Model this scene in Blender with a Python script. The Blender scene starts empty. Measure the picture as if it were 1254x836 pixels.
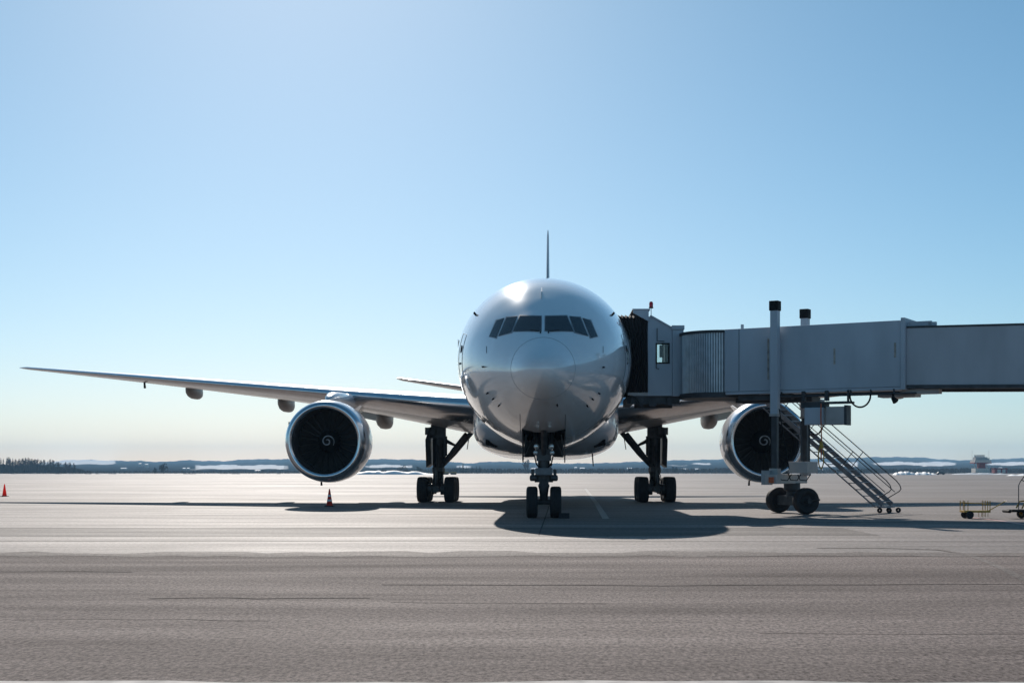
import bpy, bmesh, math, random
from mathutils import Vector, Matrix
from mathutils.bvhtree import BVHTree
random.seed(7)
C = bpy.context.scene.collection
SC = bpy.context.scene
R = math.radians

# ------------------------------------------------------------------ camera, sky, sun, exposure
F, PX, PY, EYE, CY, CX = 1770.0, 675.4, 577.5, 1.5, -41.2, 0.25      # focal length and principal point in photo pixels
cam = bpy.data.cameras.new('camera'); cam.sensor_width = 36; cam.lens = F/1254*36
cam.shift_x = -(PX-627)/1254; cam.shift_y = (PY-418)/1254
cam.clip_start = 0.1; cam.clip_end = 60000
cobj = bpy.data.objects.new('camera', cam); C.objects.link(cobj)
cobj.location = (CX, CY, EYE); cobj.rotation_euler = (R(90), 0, 0)
SC.camera = cobj
SUN_EL, SUN_AZ = 28.0, -10.1                                         # azimuth from +Y, clockwise
wd = bpy.data.worlds.new('World'); SC.world = wd; wd.use_nodes = True
nt = wd.node_tree; bg = nt.nodes['Background']
sky = nt.nodes.new('ShaderNodeTexSky'); sky.sky_type = 'NISHITA'; sky.sun_disc = False
sky.sun_elevation = R(SUN_EL); sky.sun_rotation = R(SUN_AZ)
sky.air_density = 0.8; sky.dust_density = 0.28; sky.ozone_density = 4.0; sky.altitude = 0
hs = nt.nodes.new('ShaderNodeHueSaturation'); hs.inputs['Saturation'].default_value = 1.0
nt.links.new(sky.outputs[0], hs.inputs['Color']); wb = nt.nodes.new('ShaderNodeMix'); wb.data_type = 'RGBA'; wb.blend_type = 'MULTIPLY'; wb.inputs[0].default_value = 1
wb.inputs[7].default_value = (.94, 1.055, .985, 1)                     # white balance of the whole sky
sp = nt.nodes.new('ShaderNodeSeparateColor'); cm = nt.nodes.new('ShaderNodeCombineColor'); nt.links.new(hs.outputs[0], sp.inputs[0])
m1 = nt.nodes.new('ShaderNodeMath'); m1.operation = 'POWER'; m1.inputs[1].default_value = 1.22; nt.links.new(sp.outputs[0], m1.inputs[0])
m2 = nt.nodes.new('ShaderNodeMath'); m2.operation = 'MULTIPLY'; m2.inputs[1].default_value = 5.55**-.22; nt.links.new(m1.outputs[0], m2.inputs[0])   # one tone curve for red, over the whole sky
nt.links.new(m2.outputs[0], cm.inputs[0]); nt.links.new(sp.outputs[1], cm.inputs[1]); nt.links.new(sp.outputs[2], cm.inputs[2])
nt.links.new(cm.outputs[0], wb.inputs[6]); nt.links.new(wb.outputs[2], bg.inputs[0])
bg.inputs[1].default_value = 0.091
sl = bpy.data.lights.new('sun', 'SUN'); sl.energy = 4.95; sl.angle = R(0.5); sl.color = (1, .93, .85)
so = bpy.data.objects.new('sun', sl); C.objects.link(so)
tosun = Vector((math.sin(R(SUN_AZ))*math.cos(R(SUN_EL)), math.cos(R(SUN_AZ))*math.cos(R(SUN_EL)), math.sin(R(SUN_EL))))
so.rotation_euler = tosun.to_track_quat('Z', 'Y').to_euler(); so.location = (0, 0, 60)
SC.view_settings.view_transform = 'Standard'; SC.view_settings.look = 'None'
SC.view_settings.exposure = 0.0; SC.view_settings.gamma = 1.0; SC.view_settings.use_curve_mapping = False
SC.cycles.max_bounces = 8; SC.cycles.sample_clamp_indirect = 6
SC.cycles.volume_bounces = 1; SC.cycles.volume_max_steps = 64

def P(px, py, D):
    """measured photo pixel + distance along the view -> world point"""
    return Vector((CX+(px-PX)*D/F, D+CY, EYE+(PY-py)*D/F))
def GD(py): return F*EYE/(py-PY)

# ------------------------------------------------------------------ materials
def mat(name, col, rough=.5, metal=0.0, var=.12, scale=3.0, bump=0.0, bscale=60, coat=0.0, spec=.5, stretch=(1,1,1), col2=None, lo=.35, hi=.65, rvar=0):
    m = bpy.data.materials.new(name); m.use_nodes = True
    n = m.node_tree.nodes; l = m.node_tree.links; b = n['Principled BSDF']
    tc = n.new('ShaderNodeTexCoord'); mp = n.new('ShaderNodeMapping'); mp.inputs['Scale'].default_value = stretch
    l.new(tc.outputs['Object'], mp.inputs['Vector'])
    no = n.new('ShaderNodeTexNoise'); no.inputs['Scale'].default_value = scale; no.inputs['Detail'].default_value = 6
    l.new(mp.outputs[0], no.inputs['Vector'])
    cr = n.new('ShaderNodeValToRGB'); e = cr.color_ramp.elements
    c2 = col2 or tuple(c*(1-var) for c in col); c1 = col if col2 else tuple(min(1, c*(1+var)) for c in col)
    e[0].position = lo; e[1].position = hi; e[0].color = (*c2, 1); e[1].color = (*c1, 1)
    l.new(no.outputs[0], cr.inputs[0]); l.new(cr.outputs[0], b.inputs['Base Color'])
    b.inputs['Roughness'].default_value = rough; b.inputs['Metallic'].default_value = metal
    b.inputs['Coat Weight'].default_value = coat; b.inputs['Coat Roughness'].default_value = .06
    b.inputs['Specular IOR Level'].default_value = spec
    if rvar:
        mr = n.new('ShaderNodeMapRange'); mr.inputs[3].default_value = max(0, rough-rvar); mr.inputs[4].default_value = rough+rvar
        l.new(no.outputs[0], mr.inputs[0]); l.new(mr.outputs[0], b.inputs['Roughness'])
    if bump:
        n2 = n.new('ShaderNodeTexNoise'); n2.inputs['Scale'].default_value = bscale; n2.inputs['Detail'].default_value = 3
        l.new(mp.outputs[0], n2.inputs['Vector'])
        bp = n.new('ShaderNodeBump'); bp.inputs['Strength'].default_value = bump; bp.inputs['Distance'].default_value = .02
        l.new(n2.outputs[0], bp.inputs['Height']); l.new(bp.outputs[0], b.inputs['Normal'])
    return m
M = {}
M['paint'] = mat('fuselage_paint', (.90,.90,.90),   .17, .06, .05, .5, coat=1.0, spec=.3, stretch=(1,1,.3))
M['paint_grey'] = mat('belly_paint', (.55,.56,.58), .25, .2, .06, .6, coat=.8)
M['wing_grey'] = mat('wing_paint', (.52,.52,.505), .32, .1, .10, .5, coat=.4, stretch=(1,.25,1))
M['metal'] = mat('polished_metal', (.74,.75,.77), .2, 1.0, .05, 2)
M['cowl'] = mat('cowl_paint', (.80,.80,.81), .28, .05, .06, 1, coat=.7)
M['dark_metal'] = mat('inlet_liner', (.10,.095,.095), .45, .3, .2, 3)
M['blade'] = mat('fan_blade_metal', (.03,.028,.028), .7, .0, .2, 6)
M['lamp_box'] = mat('lamp_box_paint', (.16,.165,.18), .4, .1, .15, 5)
M['gear'] = mat('gear_steel', (.062,.060,.062), .45, .3, .3, 5)
M['gear_light'] = mat('gear_paint', (.34,.35,.37), .4, .1, .2, 5)
M['rubber'] = mat('tyre_rubber', (.018,.016,.018), .75, 0, .3, 8, bump=.15, bscale=80)
M['fin'] = mat('fin_navy', (.02,.035,.085), .3, 0, .15, .5, coat=.5)
M['black'] = mat('matt_black', (.012,.012,.013), .75, 0, .2, 4, spec=.15)
M['seam'] = mat('seam_dark', (.07,.075,.085), .6, 0, .1, 4)
M['spiral'] = mat('spiral_paint', (.42,.42,.42), .5, 0, .2, 6)
M['frame_grey'] = mat('frame_grey', (.26,.27,.285), .4, .2, .1, 4)
M['white'] = mat('white_paint', (.78,.78,.77), .4, 0, .05, 4)
M['bridge'] = mat('bridge_paint', (.46,.50,.55), .5, .0, .08, 1.1, stretch=(1,1,.35), spec=.4)
M['bridge2'] = mat('bridge_paint_inner', (.46,.47,.50), .5, .0, .08, 1.1, stretch=(1,1,.35), spec=.4)
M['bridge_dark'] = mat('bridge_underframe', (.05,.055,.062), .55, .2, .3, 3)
M['box_grey'] = mat('cabinet_paint', (.42,.395,.38), .5, 0, .1, 2)
M['slat'] = mat('slat_metal', (.50,.53,.56), .38, .6, .1, 3)
M['bellows'] = mat('bellows_fabric', (.022,.017,.018), .8, 0, .35, 4, stretch=(1,1,.2))
M['rust'] = mat('rust_streak', (.36,.32,.28), .8, 0, .3, 6)
M['red'] = mat('cone_red', (.85,.07,.035), .5, 0, .15, 6)
def translucent(m, col, f):
    n = M[m].node_tree.nodes; l = M[m].node_tree.links; t = n.new('ShaderNodeBsdfTranslucent'); t.inputs[0].default_value = (*col, 1); mx = n.new('ShaderNodeMixShader'); mx.inputs[0].default_value = f
    l.new(n['Principled BSDF'].outputs[0], mx.inputs[1]); l.new(t.outputs[0], mx.inputs[2]); l.new(mx.outputs[0], n['Material Output'].inputs[0])
translucent('red', (.95,.10,.05), .6)
M['fairing'] = mat('fairing_grey', (.25,.24,.23), .4, 0, .1, 2)
M['redlens'] = mat('beacon_red', (.5,.01,.03), .2, 0, .1, 4)
M['brick_red'] = mat('far_red_paint', (.30,.04,.05), .7, 0, .2, 1)
M['yellow'] = mat('yellow_paint', (.45,.26,.03), .5, 0, .25, 6)
M['orange'] = mat('orange_cable', (.5,.10,.03), .5, 0, .15, 6)
M['stair'] = mat('stair_steel', (.19,.21,.24), .5, .3, .2, 3)
M['lens'] = mat('lamp_lens', (.6,.6,.58), .15, .6, .1, 4)
M['glass'] = mat('cockpit_glass', (.010,.013,.018), .06, 0, .1, 3, spec=.35)
M['snow'] = mat('snow', (.90,.89,.87), .6, 0, .08, .3, bump=.2, bscale=2)
M['dirtysnow'] = mat('dirty_snow', (.16,.15,.15), .8, 0, .4, .5)
M['bark'] = mat('bark', (.06,.05,.045), .9, 0, .3, 3, spec=.05)
M['spruce'] = mat('spruce_needles', (.028,.036,.03), .9, 0, .4, 1.5, spec=.05)
M['twig'] = mat('bare_twigs', (.09,.074,.068), .9, 0, .3, 2, spec=.05)
M['wood'] = mat('far_wood', (.10,.08,.068), .9, 0, .5, .05, spec=.05)
M['house'] = mat('house_wall', (.72,.64,.56), .8, 0, .1, 1)
M['house_roof'] = mat('house_roof_snow', (.75,.77,.8), .7, 0, .1, 1)
M['line'] = mat('white_line_paint', (.40,.37,.34), .85, 0, .3, 5, bump=.2, bscale=50)
M['worn'] = mat('worn_line_paint', (.255,.212,.19), .72, 0, .3, 4, bump=.3, bscale=40)
M['redline'] = mat('red_line_paint', (.50,.28,.25), .6, 0, .3, 2, bump=.2, bscale=50)
M['tar'] = mat('tar_joint', (.10,.084,.076), .95, 0, .4, 1, spec=.05)

def glass_thin(name, tint):
    m = bpy.data.materials.new(name); m.use_nodes = True
    n = m.node_tree.nodes; l = m.node_tree.links; n.remove(n['Principled BSDF'])
    t = n.new('ShaderNodeBsdfTransparent'); t.inputs[0].default_value = (*tint, 1)
    g = n.new('ShaderNodeBsdfGlossy'); g.inputs['Roughness'].default_value = .02
    mx = n.new('ShaderNodeMixShader'); fr = n.new('ShaderNodeFresnel'); fr.inputs[0].default_value = 1.5
    l.new(fr.outputs[0], mx.inputs[0]); l.new(t.outputs[0], mx.inputs[1]); l.new(g.outputs[0], mx.inputs[2])
    l.new(mx.outputs[0], n['Material Output'].inputs[0])
    return m
M['pane'] = glass_thin('cab_glass', (.85,.9,.9))

def ground_mat(name, base, dark, rough, fine, fbump, big=.06, speck=.35, fst=(1,1,1), spc=.13, bd=.022):
    m = bpy.data.materials.new(name); m.use_nodes = True
    n = m.node_tree.nodes; l = m.node_tree.links; b = n['Principled BSDF']
    tc = n.new('ShaderNodeTexCoord')
    def noise(s, d=5, st=(1,1,1), ro=.5):
        mp = n.new('ShaderNodeMapping'); mp.inputs['Scale'].default_value = st; l.new(tc.outputs['Object'], mp.inputs[0])
        x = n.new('ShaderNodeTexNoise'); x.inputs['Scale'].default_value = s; x.inputs['Detail'].default_value = d; x.inputs['Roughness'].default_value = ro
        l.new(mp.outputs[0], x.inputs['Vector']); return x.outputs[0]
    A = noise(big, 7, (.3,1,1), .6); B = noise(fine, 8, fst, .82); D_ = noise(.8, 5, (.15,1,1), .65)
    r1 = n.new('ShaderNodeValToRGB'); e = r1.color_ramp.elements; e[0].position=.36; e[1].position=.64
    e[0].color=(*dark,1); e[1].color=(*base,1); 
    mx0 = n.new('ShaderNodeMix'); mx0.data_type='FLOAT'; mx0.inputs[0].default_value=.55
    l.new(A, mx0.inputs[2]); l.new(D_, mx0.inputs[3]); l.new(mx0.outputs[0], r1.inputs[0])
    r2 = n.new('ShaderNodeValToRGB'); e = r2.color_ramp.elements; e[0].position=.36; e[1].position=.64
    e[0].color=(1-speck,)*3+(1,); e[1].color=(1+speck*.6,)*3+(1,); l.new(B, r2.inputs[0])
    mx = n.new('ShaderNodeMix'); mx.data_type='RGBA'; mx.blend_type='MULTIPLY'; mx.inputs[0].default_value=1
    l.new(r1.outputs[0], mx.inputs[6]); l.new(r2.outputs[0], mx.inputs[7]); l.new(mx.outputs[2], b.inputs['Base Color'])
    mr = n.new('ShaderNodeMapRange'); mr.inputs[1].default_value=.3; mr.inputs[2].default_value=.7
    mr.inputs[3].default_value=rough+.1; mr.inputs[4].default_value=rough-.08; b.inputs['Specular IOR Level'].default_value=spc
    l.new(mx0.outputs[0], mr.inputs[0]); l.new(mr.outputs[0], b.inputs['Roughness'])
    bp = n.new('ShaderNodeBump'); bp.inputs['Strength'].default_value=fbump; bp.inputs['Distance'].default_value=bd
    l.new(B, bp.inputs['Height']); l.new(bp.outputs[0], b.inputs['Normal'])
    return m
M['concrete'] = ground_mat('apron_concrete', (.335,.283,.258), (.140,.119,.108), .70, 10, .7, .06, .5, (1,.5,1))
M['asphalt'] = ground_mat('near_asphalt', (.330,.268,.240), (.145,.117,.105), .85, 24, 1.0, .12, .8, (1,.45,1), .05, .009)
M['lane'] = ground_mat('patched_concrete', (.185,.156,.140), (.10,.085,.077), .75, 10, .8, .06, .45, (1,.5,1))
M['edge'] = ground_mat('worn_edge_concrete', (.310,.258,.230), (.14,.116,.103), .78, 14, .9, .06, .6, (1,.4,1), .08)
M['plain'] = ground_mat('snowy_plain', (.75,.77,.8), (.12,.11,.1), .7, .05, .2, .012, .2)

# ------------------------------------------------------------------ mesh helpers
def frame(p0, p1):
    d = (p1-p0); L = d.length; d.normalize()
    up = Vector((0,0,1)) if abs(d.z) < .95 else Vector((0,1,0))
    a = d.cross(up).normalized(); b = a.cross(d).normalized()
    return d, a, b, L
class MB:
    def __init__(s): s.bm = bmesh.new()
    def hexa(s, c):
        v = [s.bm.verts.new(p) for p in c]
        for f in ((3,2,1,0),(4,5,6,7),(0,1,5,4),(1,2,6,5),(2,3,7,6),(3,0,4,7)): s.bm.faces.new([v[i] for i in f])
        return s
    def box(s, lo, hi, T=None):
        x0,y0,z0 = lo; x1,y1,z1 = hi
        c = [Vector(p) for p in ((x0,y0,z0),(x1,y0,z0),(x1,y1,z0),(x0,y1,z0),(x0,y0,z1),(x1,y0,z1),(x1,y1,z1),(x0,y1,z1))]
        if T: c = [T(p) for p in c]
        return s.hexa(c)
    def beam(s, p0, p1, w, h):
        p0, p1 = Vector(p0), Vector(p1); d, a, b, L = frame(p0, p1)
        a *= w/2; b *= h/2
        return s.hexa([p0-a-b, p0+a-b, p1+a-b, p1-a-b, p0-a+b, p0+a+b, p1+a+b, p1-a+b])
    def tube(s, pts, r, n=10, caps=True):
        pts = [Vector(p) for p in pts]; rs = r if isinstance(r, (list,tuple)) else [r]*len(pts)
        rings = []; pa = None
        for i, p in enumerate(pts):
            d = (pts[min(i+1,len(pts)-1)]-pts[max(i-1,0)]).normalized()
            if pa is None:
                up = Vector((0,0,1)) if abs(d.z) < .9 else Vector((0,1,0)); a = d.cross(up).normalized()
            else: a = (pa - d*pa.dot(d)).normalized()
            pa = a; b = d.cross(a)
            rings.append([s.bm.verts.new(p+(a*math.cos(2*math.pi*k/n)+b*math.sin(2*math.pi*k/n))*rs[i]) for k in range(n)])
        for i in range(len(rings)-1):
            for k in range(n): s.bm.faces.new((rings[i][k], rings[i][(k+1)%n], rings[i+1][(k+1)%n], rings[i+1][k]))
        if caps: s.bm.faces.new(rings[0][::-1]); s.bm.faces.new(rings[-1])
        return s
    def lathe(s, prof, c, ax=(0,1,0), n=32, closed=False):
        """prof: (along axis, radius)"""
        c = Vector(c); ax = Vector(ax).normalized(); up = Vector((0,0,1)) if abs(ax.z) < .9 else Vector((0,1,0))
        a = ax.cross(up).normalized(); b = a.cross(ax)
        rings = []
        for t, r in prof:
            if r < 1e-5: rings.append([s.bm.verts.new(c+ax*t)])
            else: rings.append([s.bm.verts.new(c+ax*t+(a*math.cos(2*math.pi*k/n)+b*math.sin(2*math.pi*k/n))*r) for k in range(n)])
        m = len(rings)
        for i in range(m if closed else m-1):
            A, B = rings[i], rings[(i+1)%m]
            for k in range(n):
                k2 = (k+1)%n
                if len(A)==1 and len(B)==1: continue
                if len(A)==1: s.bm.faces.new((A[0], B[k2], B[k]))
                elif len(B)==1: s.bm.faces.new((A[k], A[k2], B[0]))
                else: s.bm.faces.new((A[k], A[k2], B[k2], B[k]))
        return s
    def loft(s, secs, closed=True, caps=False):
        rg = [[s.bm.verts.new(p) for p in sec] for sec in secs]; n = len(rg[0])
        for i in range(len(rg)-1):
            for k in range(n if closed else n-1):
                s.bm.faces.new((rg[i][k], rg[i][(k+1)%n], rg[i+1][(k+1)%n], rg[i+1][k]))
        if caps: s.bm.faces.new(rg[0][::-1]); s.bm.faces.new(rg[-1])
        return s
    def prism(s, poly, off):
        off = Vector(off); a = [s.bm.verts.new(Vector(p)) for p in poly]; b = [s.bm.verts.new(Vector(p)+off) for p in poly]; n = len(a)
        s.bm.faces.new(a[::-1]); s.bm.faces.new(b)
        for k in range(n): s.bm.faces.new((a[k], a[(k+1)%n], b[(k+1)%n], b[k]))
        return s
    def build(s, name, m, parent=None, smooth=False, bevel=0, kind=None, label=None):
        bmesh.ops.recalc_face_normals(s.bm, faces=s.bm.faces)
        if bevel:
            ed = [e for e in s.bm.edges if len(e.link_faces)==2 and e.calc_face_angle() > .6]
            bmesh.ops.bevel(s.bm, geom=ed, offset=bevel, segments=2, profile=.6, affect='EDGES', clamp_overlap=True)
        me = bpy.data.meshes.new(name); org = root_loc(parent)
        bmesh.ops.translate(s.bm, verts=s.bm.verts, vec=-org); s.bm.to_mesh(me); s.bm.free()
        me.materials.append(M[m])
        if smooth:
            me.shade_smooth()
            if smooth != 'all': me.set_sharp_from_angle(angle=R(35 if smooth is True else smooth))
        o = bpy.data.objects.new(name, me); C.objects.link(o)
        if parent: o.parent = parent
        if kind: o['kind'] = kind
        if label: o['label'] = label
        return o
def root_loc(p):
    v = Vector((0,0,0))
    while p: v += p.location; p = p.parent
    return v
def thing(name, loc, label, cat, group=None):
    o = bpy.data.objects.new(name, None); C.objects.link(o); o.location = loc; o.empty_display_size = .3
    o['label'] = label; o['category'] = cat
    if group: o['group'] = group
    return o
def tag(o, label, cat, group=None):
    o['label'] = label; o['category'] = cat
    if group: o['group'] = group
    return o
def inst(src, name, parent, vec):
    """another object on the same mesh, moved by vec"""
    o = bpy.data.objects.new(name, src.data); C.objects.link(o); o.parent = parent; o.location = src.location+Vector(vec); return o
def pchip(xs, ys, x):
    n = len(xs)
    if x <= xs[0]: return ys[0]
    if x >= xs[-1]: return ys[-1]
    h = [xs[i+1]-xs[i] for i in range(n-1)]; d = [(ys[i+1]-ys[i])/h[i] for i in range(n-1)]
    m = [d[0]]
    for i in range(1, n-1):
        if d[i-1]*d[i] <= 0: m.append(0)
        else:
            w1, w2 = 2*h[i]+h[i-1], h[i]+2*h[i-1]; m.append((w1+w2)/(w1/d[i-1]+w2/d[i]))
    m.append(d[-1])
    i = max(k for k in range(n-1) if xs[k] <= x); t = (x-xs[i])/h[i]
    return ys[i]*(1+2*t)*(1-t)**2+m[i]*h[i]*t*(1-t)**2+ys[i+1]*t*t*(3-2*t)+m[i+1]*h[i]*t*t*(t-1)

# ------------------------------------------------------------------ ground
def sheet(name, m, pts, z, kind='structure', sub=1):
    b = MB(); v = [b.bm.verts.new((x,y,z)) for x,y in pts]; b.bm.faces.new(v)
    o = b.build(name, m); 
    if kind: o['kind'] = kind
    return o
sheet('plain', 'plain', [(-7700,-7700),(7700,-7700),(7700,7700),(-7700,7700)], -.06)
sheet('apron', 'concrete', [(-900,-400),(900,-400),(900,1150),(500,1190),(100,1270),(-300,1230),(-900,1190)], 0)
# nearer strip of coarser asphalt with a slightly uneven edge
edge = [(x*.5, CY+26.3+.08*math.sin(x*.155)+random.uniform(-.22,.22)) for x in range(-240, 241)]
sheet('near_asphalt', 'asphalt', [(-120,-120),(120,-120)]+edge[::-1], .004)
edge2 = [(x*.5, CY+10.3+.05*math.sin(x*.7)+.04*math.sin(x*2.1)) for x in range(-60, 11)]
sheet('worn_paint_strip', 'line', [(a,b-.35-.1*math.sin(a)) for a,b in edge2]+edge2[::-1], .008)
lane = [(x, CY+33.8+.2*math.sin(x*.23)) for x in range(-100, 9, 4)]; lane2 = [(x, CY+38.8+.25*math.sin(x*.19+2)) for x in range(-100, 9, 4)]
sheet('patched_lane', 'lane', lane+lane2[::-1], .004)
ea = [(x*.5, CY+25.6+.1*math.sin(x*.21)+random.uniform(-.3,.3)) for x in range(-240, 241)]; eb = [(x*.5, CY+27.0+.1*math.sin(x*.17+1)+random.uniform(-.4,.4)) for x in range(-240, 241)]
sheet('worn_edge', 'edge', ea+eb[::-1], .0065)
def strip(name, m, pts, w, z=.008):
    L, Rr = [], []
    for i, p in enumerate(pts):
        a = Vector(pts[max(i-1,0)]); c = Vector(pts[min(i+1,len(pts)-1)]); d = (c-a).normalized(); nn = Vector((-d.y,d.x))*w/2
        L.append(Vector(p)+nn); Rr.append(Vector(p)-nn)
    return sheet(name, m, [tuple(q) for q in L+Rr[::-1]], z)
def gp(px, py): q = P(px, py, GD(py)); return (q.x, q.y)
strip('taxi_line', 'line', [gp(742,635), gp(731,617), gp(717,598)], .22)
strip('curved_line', 'edge', [gp(1000,671), gp(1080,671), gp(1150,673), gp(1180,678), gp(1205,686), gp(1235,700), gp(1275,720)], .14)
strip('red_line', 'redline', [gp(1190,633.5), gp(1225,637.5), gp(1290,648)], .22)
def crack(x0, x1, D, w, seed, amp=.2):
    w *= .6
    rng = random.Random(seed); n_ = max(6, int(abs(x1-x0)/.9)); y = D+CY; pts = []
    for k in range(n_+1):
        y += rng.uniform(-amp, amp)*.5; pts.append((x0+(x1-x0)*k/n_, y+rng.uniform(-amp,amp)*.4))
    strip('pavement_crack', 'tar', pts, w)
crack(-2, 22, 19.2, .10, 3); crack(-4.5, -1.9, 17.0, .09, 5); crack(-1.6, .9, 16.5, .05, 6); crack(-22, -6, 22.2, .10, 8)
crack(3, 30, 25.6, .14, 9, .05); crack(-5.2, -2.6, 14.6, .04, 11); crack(2.2, 5.6, 13.4, .035, 12)
strip('pavement_joint', 'tar', [gp(660,655), gp(669,630), gp(675,612)], .035)
strip('pavement_joint', 'tar', [(-100,CY+31.0),(-20,CY+31.3),(100,CY+30.6)], .07, .006)
strip('pavement_joint', 'tar', [(-100,CY+38.5),(0,CY+38.2),(100,CY+38.6)], .07, .006)

# far hills
ridge = [(-700,570),(-300,569),(0,570),(35,568.5),(62,565),(80,563.4),(100,562.6),(140,563.8),(165,564),(200,565.2),(225,563.3),(270,564.3),(310,562),(360,562),(450,561.8),(520,562.8),
 (548,565),(575,566.8),(605,564.8),(640,565.8),(680,567.3),(740,566.6),(775,565.2),(810,563.6),(850,563),(890,562),(940,563.4),(1000,561.2),(1040,560.6),(1070,559.4),(1105,559.4),(1135,560.4),(1150,562),(1185,563.2),(1215,562.4),(1240,561),(1290,560.6),(1600,563),(2200,566)]
rx = [a for a,_ in ridge]; ry = [b for _,b in ridge]
snowp = [  # photo extents of the snow-covered fields on the slopes
 (25,561.8,150,568.6),(232,569,360,574.5),(440,568.8,512,572.5),(552,570,585,572.8),(640,572.4,676,574.4),(985,565.5,1060,571.5),(1060,565.2,1180,569.5),(1120,569,1165,571),(1200,565.5,1300,569.8),(838,566.8,880,568.8),(888,566,905,568),(815,569,850,570.5)]
b = MB(); grid = []; snow = {}
cols = [(-700+i*4.0) for i in range(int(2900/4)+1)]; rows = 26
lay = b.bm.verts.layers.float.new('snow_cover')
for i, px in enumerate(cols):
    top = pchip(rx, ry, px)+.35*math.sin(px*.21)+.25*math.sin(px*.53+1)
    g = []
    for k in range(rows+1):
        t = k/rows; D = 1500*(6500/1500)**t
        y = 578.6+(top-578.6)*t
        v = b.bm.verts.new(P(px, y, D)); s = 0
        for x0,y0,x1,y1 in snowp:
            e = min(px-x0, x1-px)/22+.12*math.sin(px*.9); f = min(y-y0-.6*math.sin(px*.13)-.3*math.sin(px*.41), y1-y-.4*math.sin(px*.17+2))/.8
            s = max(s, min(1, e, f))
        v[lay] = max(0, s); g.append(v)
    v = b.bm.verts.new(P(px, 579, 7600)); v[lay] = 0; g.append(v)
    grid.append(g)
for i in range(len(grid)-1):
    for k in range(rows+1): b.bm.faces.new((grid[i][k], grid[i+1][k], grid[i+1][k+1], grid[i][k+1]))
hm = bpy.data.materials.new('hill_cover'); hm.use_nodes = True
n = hm.node_tree.nodes; l = hm.node_tree.links; bs = n['Principled BSDF']; bs.inputs['Roughness'].default_value = 1; bs.inputs['Specular IOR Level'].default_value = 0
at = n.new('ShaderNodeAttribute'); at.attribute_name = 'snow_cover'
tc = n.new('ShaderNodeTexCoord')
def hn(s, st):
    mp = n.new('ShaderNodeMapping'); mp.inputs['Scale'].default_value = st; l.new(tc.outputs['Object'], mp.inputs[0])
    x = n.new('ShaderNodeTexNoise'); x.inputs['Scale'].default_value = s; x.inputs['Detail'].default_value = 6; x.inputs['Roughness'].default_value = .65; l.new(mp.outputs[0], x.inputs['Vector']); return x.outputs[0]
fo = n.new('ShaderNodeValToRGB'); e = fo.color_ramp.elements; e[0].position=.4; e[1].position=.62; e[0].color=(.014,.020,.025,1); e[1].color=(.034,.040,.045,1)
l.new(hn(.02, (1,.3,1)), fo.inputs[0])
pa = n.new('ShaderNodeValToRGB'); e = pa.color_ramp.elements; e[0].position=.63; e[1].position=.68
l.new(hn(.008, (1,.5,1)), pa.inputs[0])
th = n.new('ShaderNodeMath'); th.operation='ADD'; l.new(at.outputs['Fac'], th.inputs[0])
sc_ = n.new('ShaderNodeMath'); sc_.operation='MULTIPLY'; sc_.inputs[1].default_value=.45; l.new(pa.outputs[0], sc_.inputs[0]); l.new(sc_.outputs[0], th.inputs[1])
n3 = n.new('ShaderNodeMath'); n3.operation='MULTIPLY_ADD'; n3.inputs[1].default_value=.6; n3.inputs[2].default_value=-.33; l.new(hn(.03,(1,.3,1)), n3.inputs[0])
t2 = n.new('ShaderNodeMath'); t2.operation='ADD'; l.new(th.outputs[0], t2.inputs[0]); l.new(n3.outputs[0], t2.inputs[1])
r3 = n.new('ShaderNodeValToRGB'); r3.color_ramp.elements[0].position=.3; r3.color_ramp.elements[1].position=.5; l.new(t2.outputs[0], r3.inputs[0])
mx = n.new('ShaderNodeMix'); mx.data_type='RGBA'; mx.inputs[7].default_value=(.93,.90,.87,1)
l.new(r3.outputs[0], mx.inputs[0]); l.new(fo.outputs[0], mx.inputs[6]); l.new(mx.outputs[2], bs.inputs['Base Color'])
M['hills'] = hm
b.build('hills', 'hills', None, smooth='all', kind='structure')

# ------------------------------------------------------------------ AIRLINER
jet = thing('airliner', (0, 5.9, 0), 'large white twin engine jet airliner parked nose on to the camera', 'airliner')
yy = [0,.1,.5,1,1.35,2,3,4,5,6,7,8,9.5,11,14,42,46,50,56,60,62.6]
TOP = [4.45,4.69,4.98,5.265,5.47,5.845,6.42,6.97,7.41,7.70,7.91,8.08,8.29,8.43,8.55,8.55,8.55,8.5,8.25,7.9,7.45]
BOT = [4.45,4.20,3.92,3.72,3.62,3.45,3.20,2.98,2.80,2.65,2.53,2.44,2.37,2.34,2.34,2.34,2.7,3.6,5.0,6.0,6.7]
WID = [0,.26,.58,.82,.96,1.28,1.74,2.13,2.44,2.67,2.84,2.96,3.06,3.1,3.1,3.1,3.05,2.75,1.85,1.0,.3]
MID = [4.45,4.46,4.48,4.5,4.53,4.6,4.72,4.85,4.98,5.1,5.2,5.3,5.4,5.45,5.45,5.45,5.5,5.8,6.5,6.95,7.1]
ss = [math.sqrt(y) for y in yy]
def fus(y, a):
    """a: angle from +X over the top"""
    s = math.sqrt(max(y,0)); t, bo, w, m = (pchip(ss, q, s) for q in (TOP, BOT, WID, MID))
    c, sn = math.cos(a), math.sin(a); h = (t-m) if sn >= 0 else (m-bo)
    return Vector((w*c, y, m+h*sn))
NA = 96
ys = [.0004,.004,.015,.04,.08,.14,.22,.32,.45,.6,.78,.98,1.18]+[1.35+.15*i for i in range(60)]+[10.5,11,12,14,17,20,24,28,32,36,40,42,44,46,48,50,52,54,56,58,60,61.5,62.6]
b = MB()
b.loft([[fus(y, 2*math.pi*k/NA) for k in range(NA)] for y in ys], True, True)
bmesh.ops.recalc_face_normals(b.bm, faces=b.bm.faces); b.bm.normal_update()
bvh = BVHTree.FromBMesh(b.bm)
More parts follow.
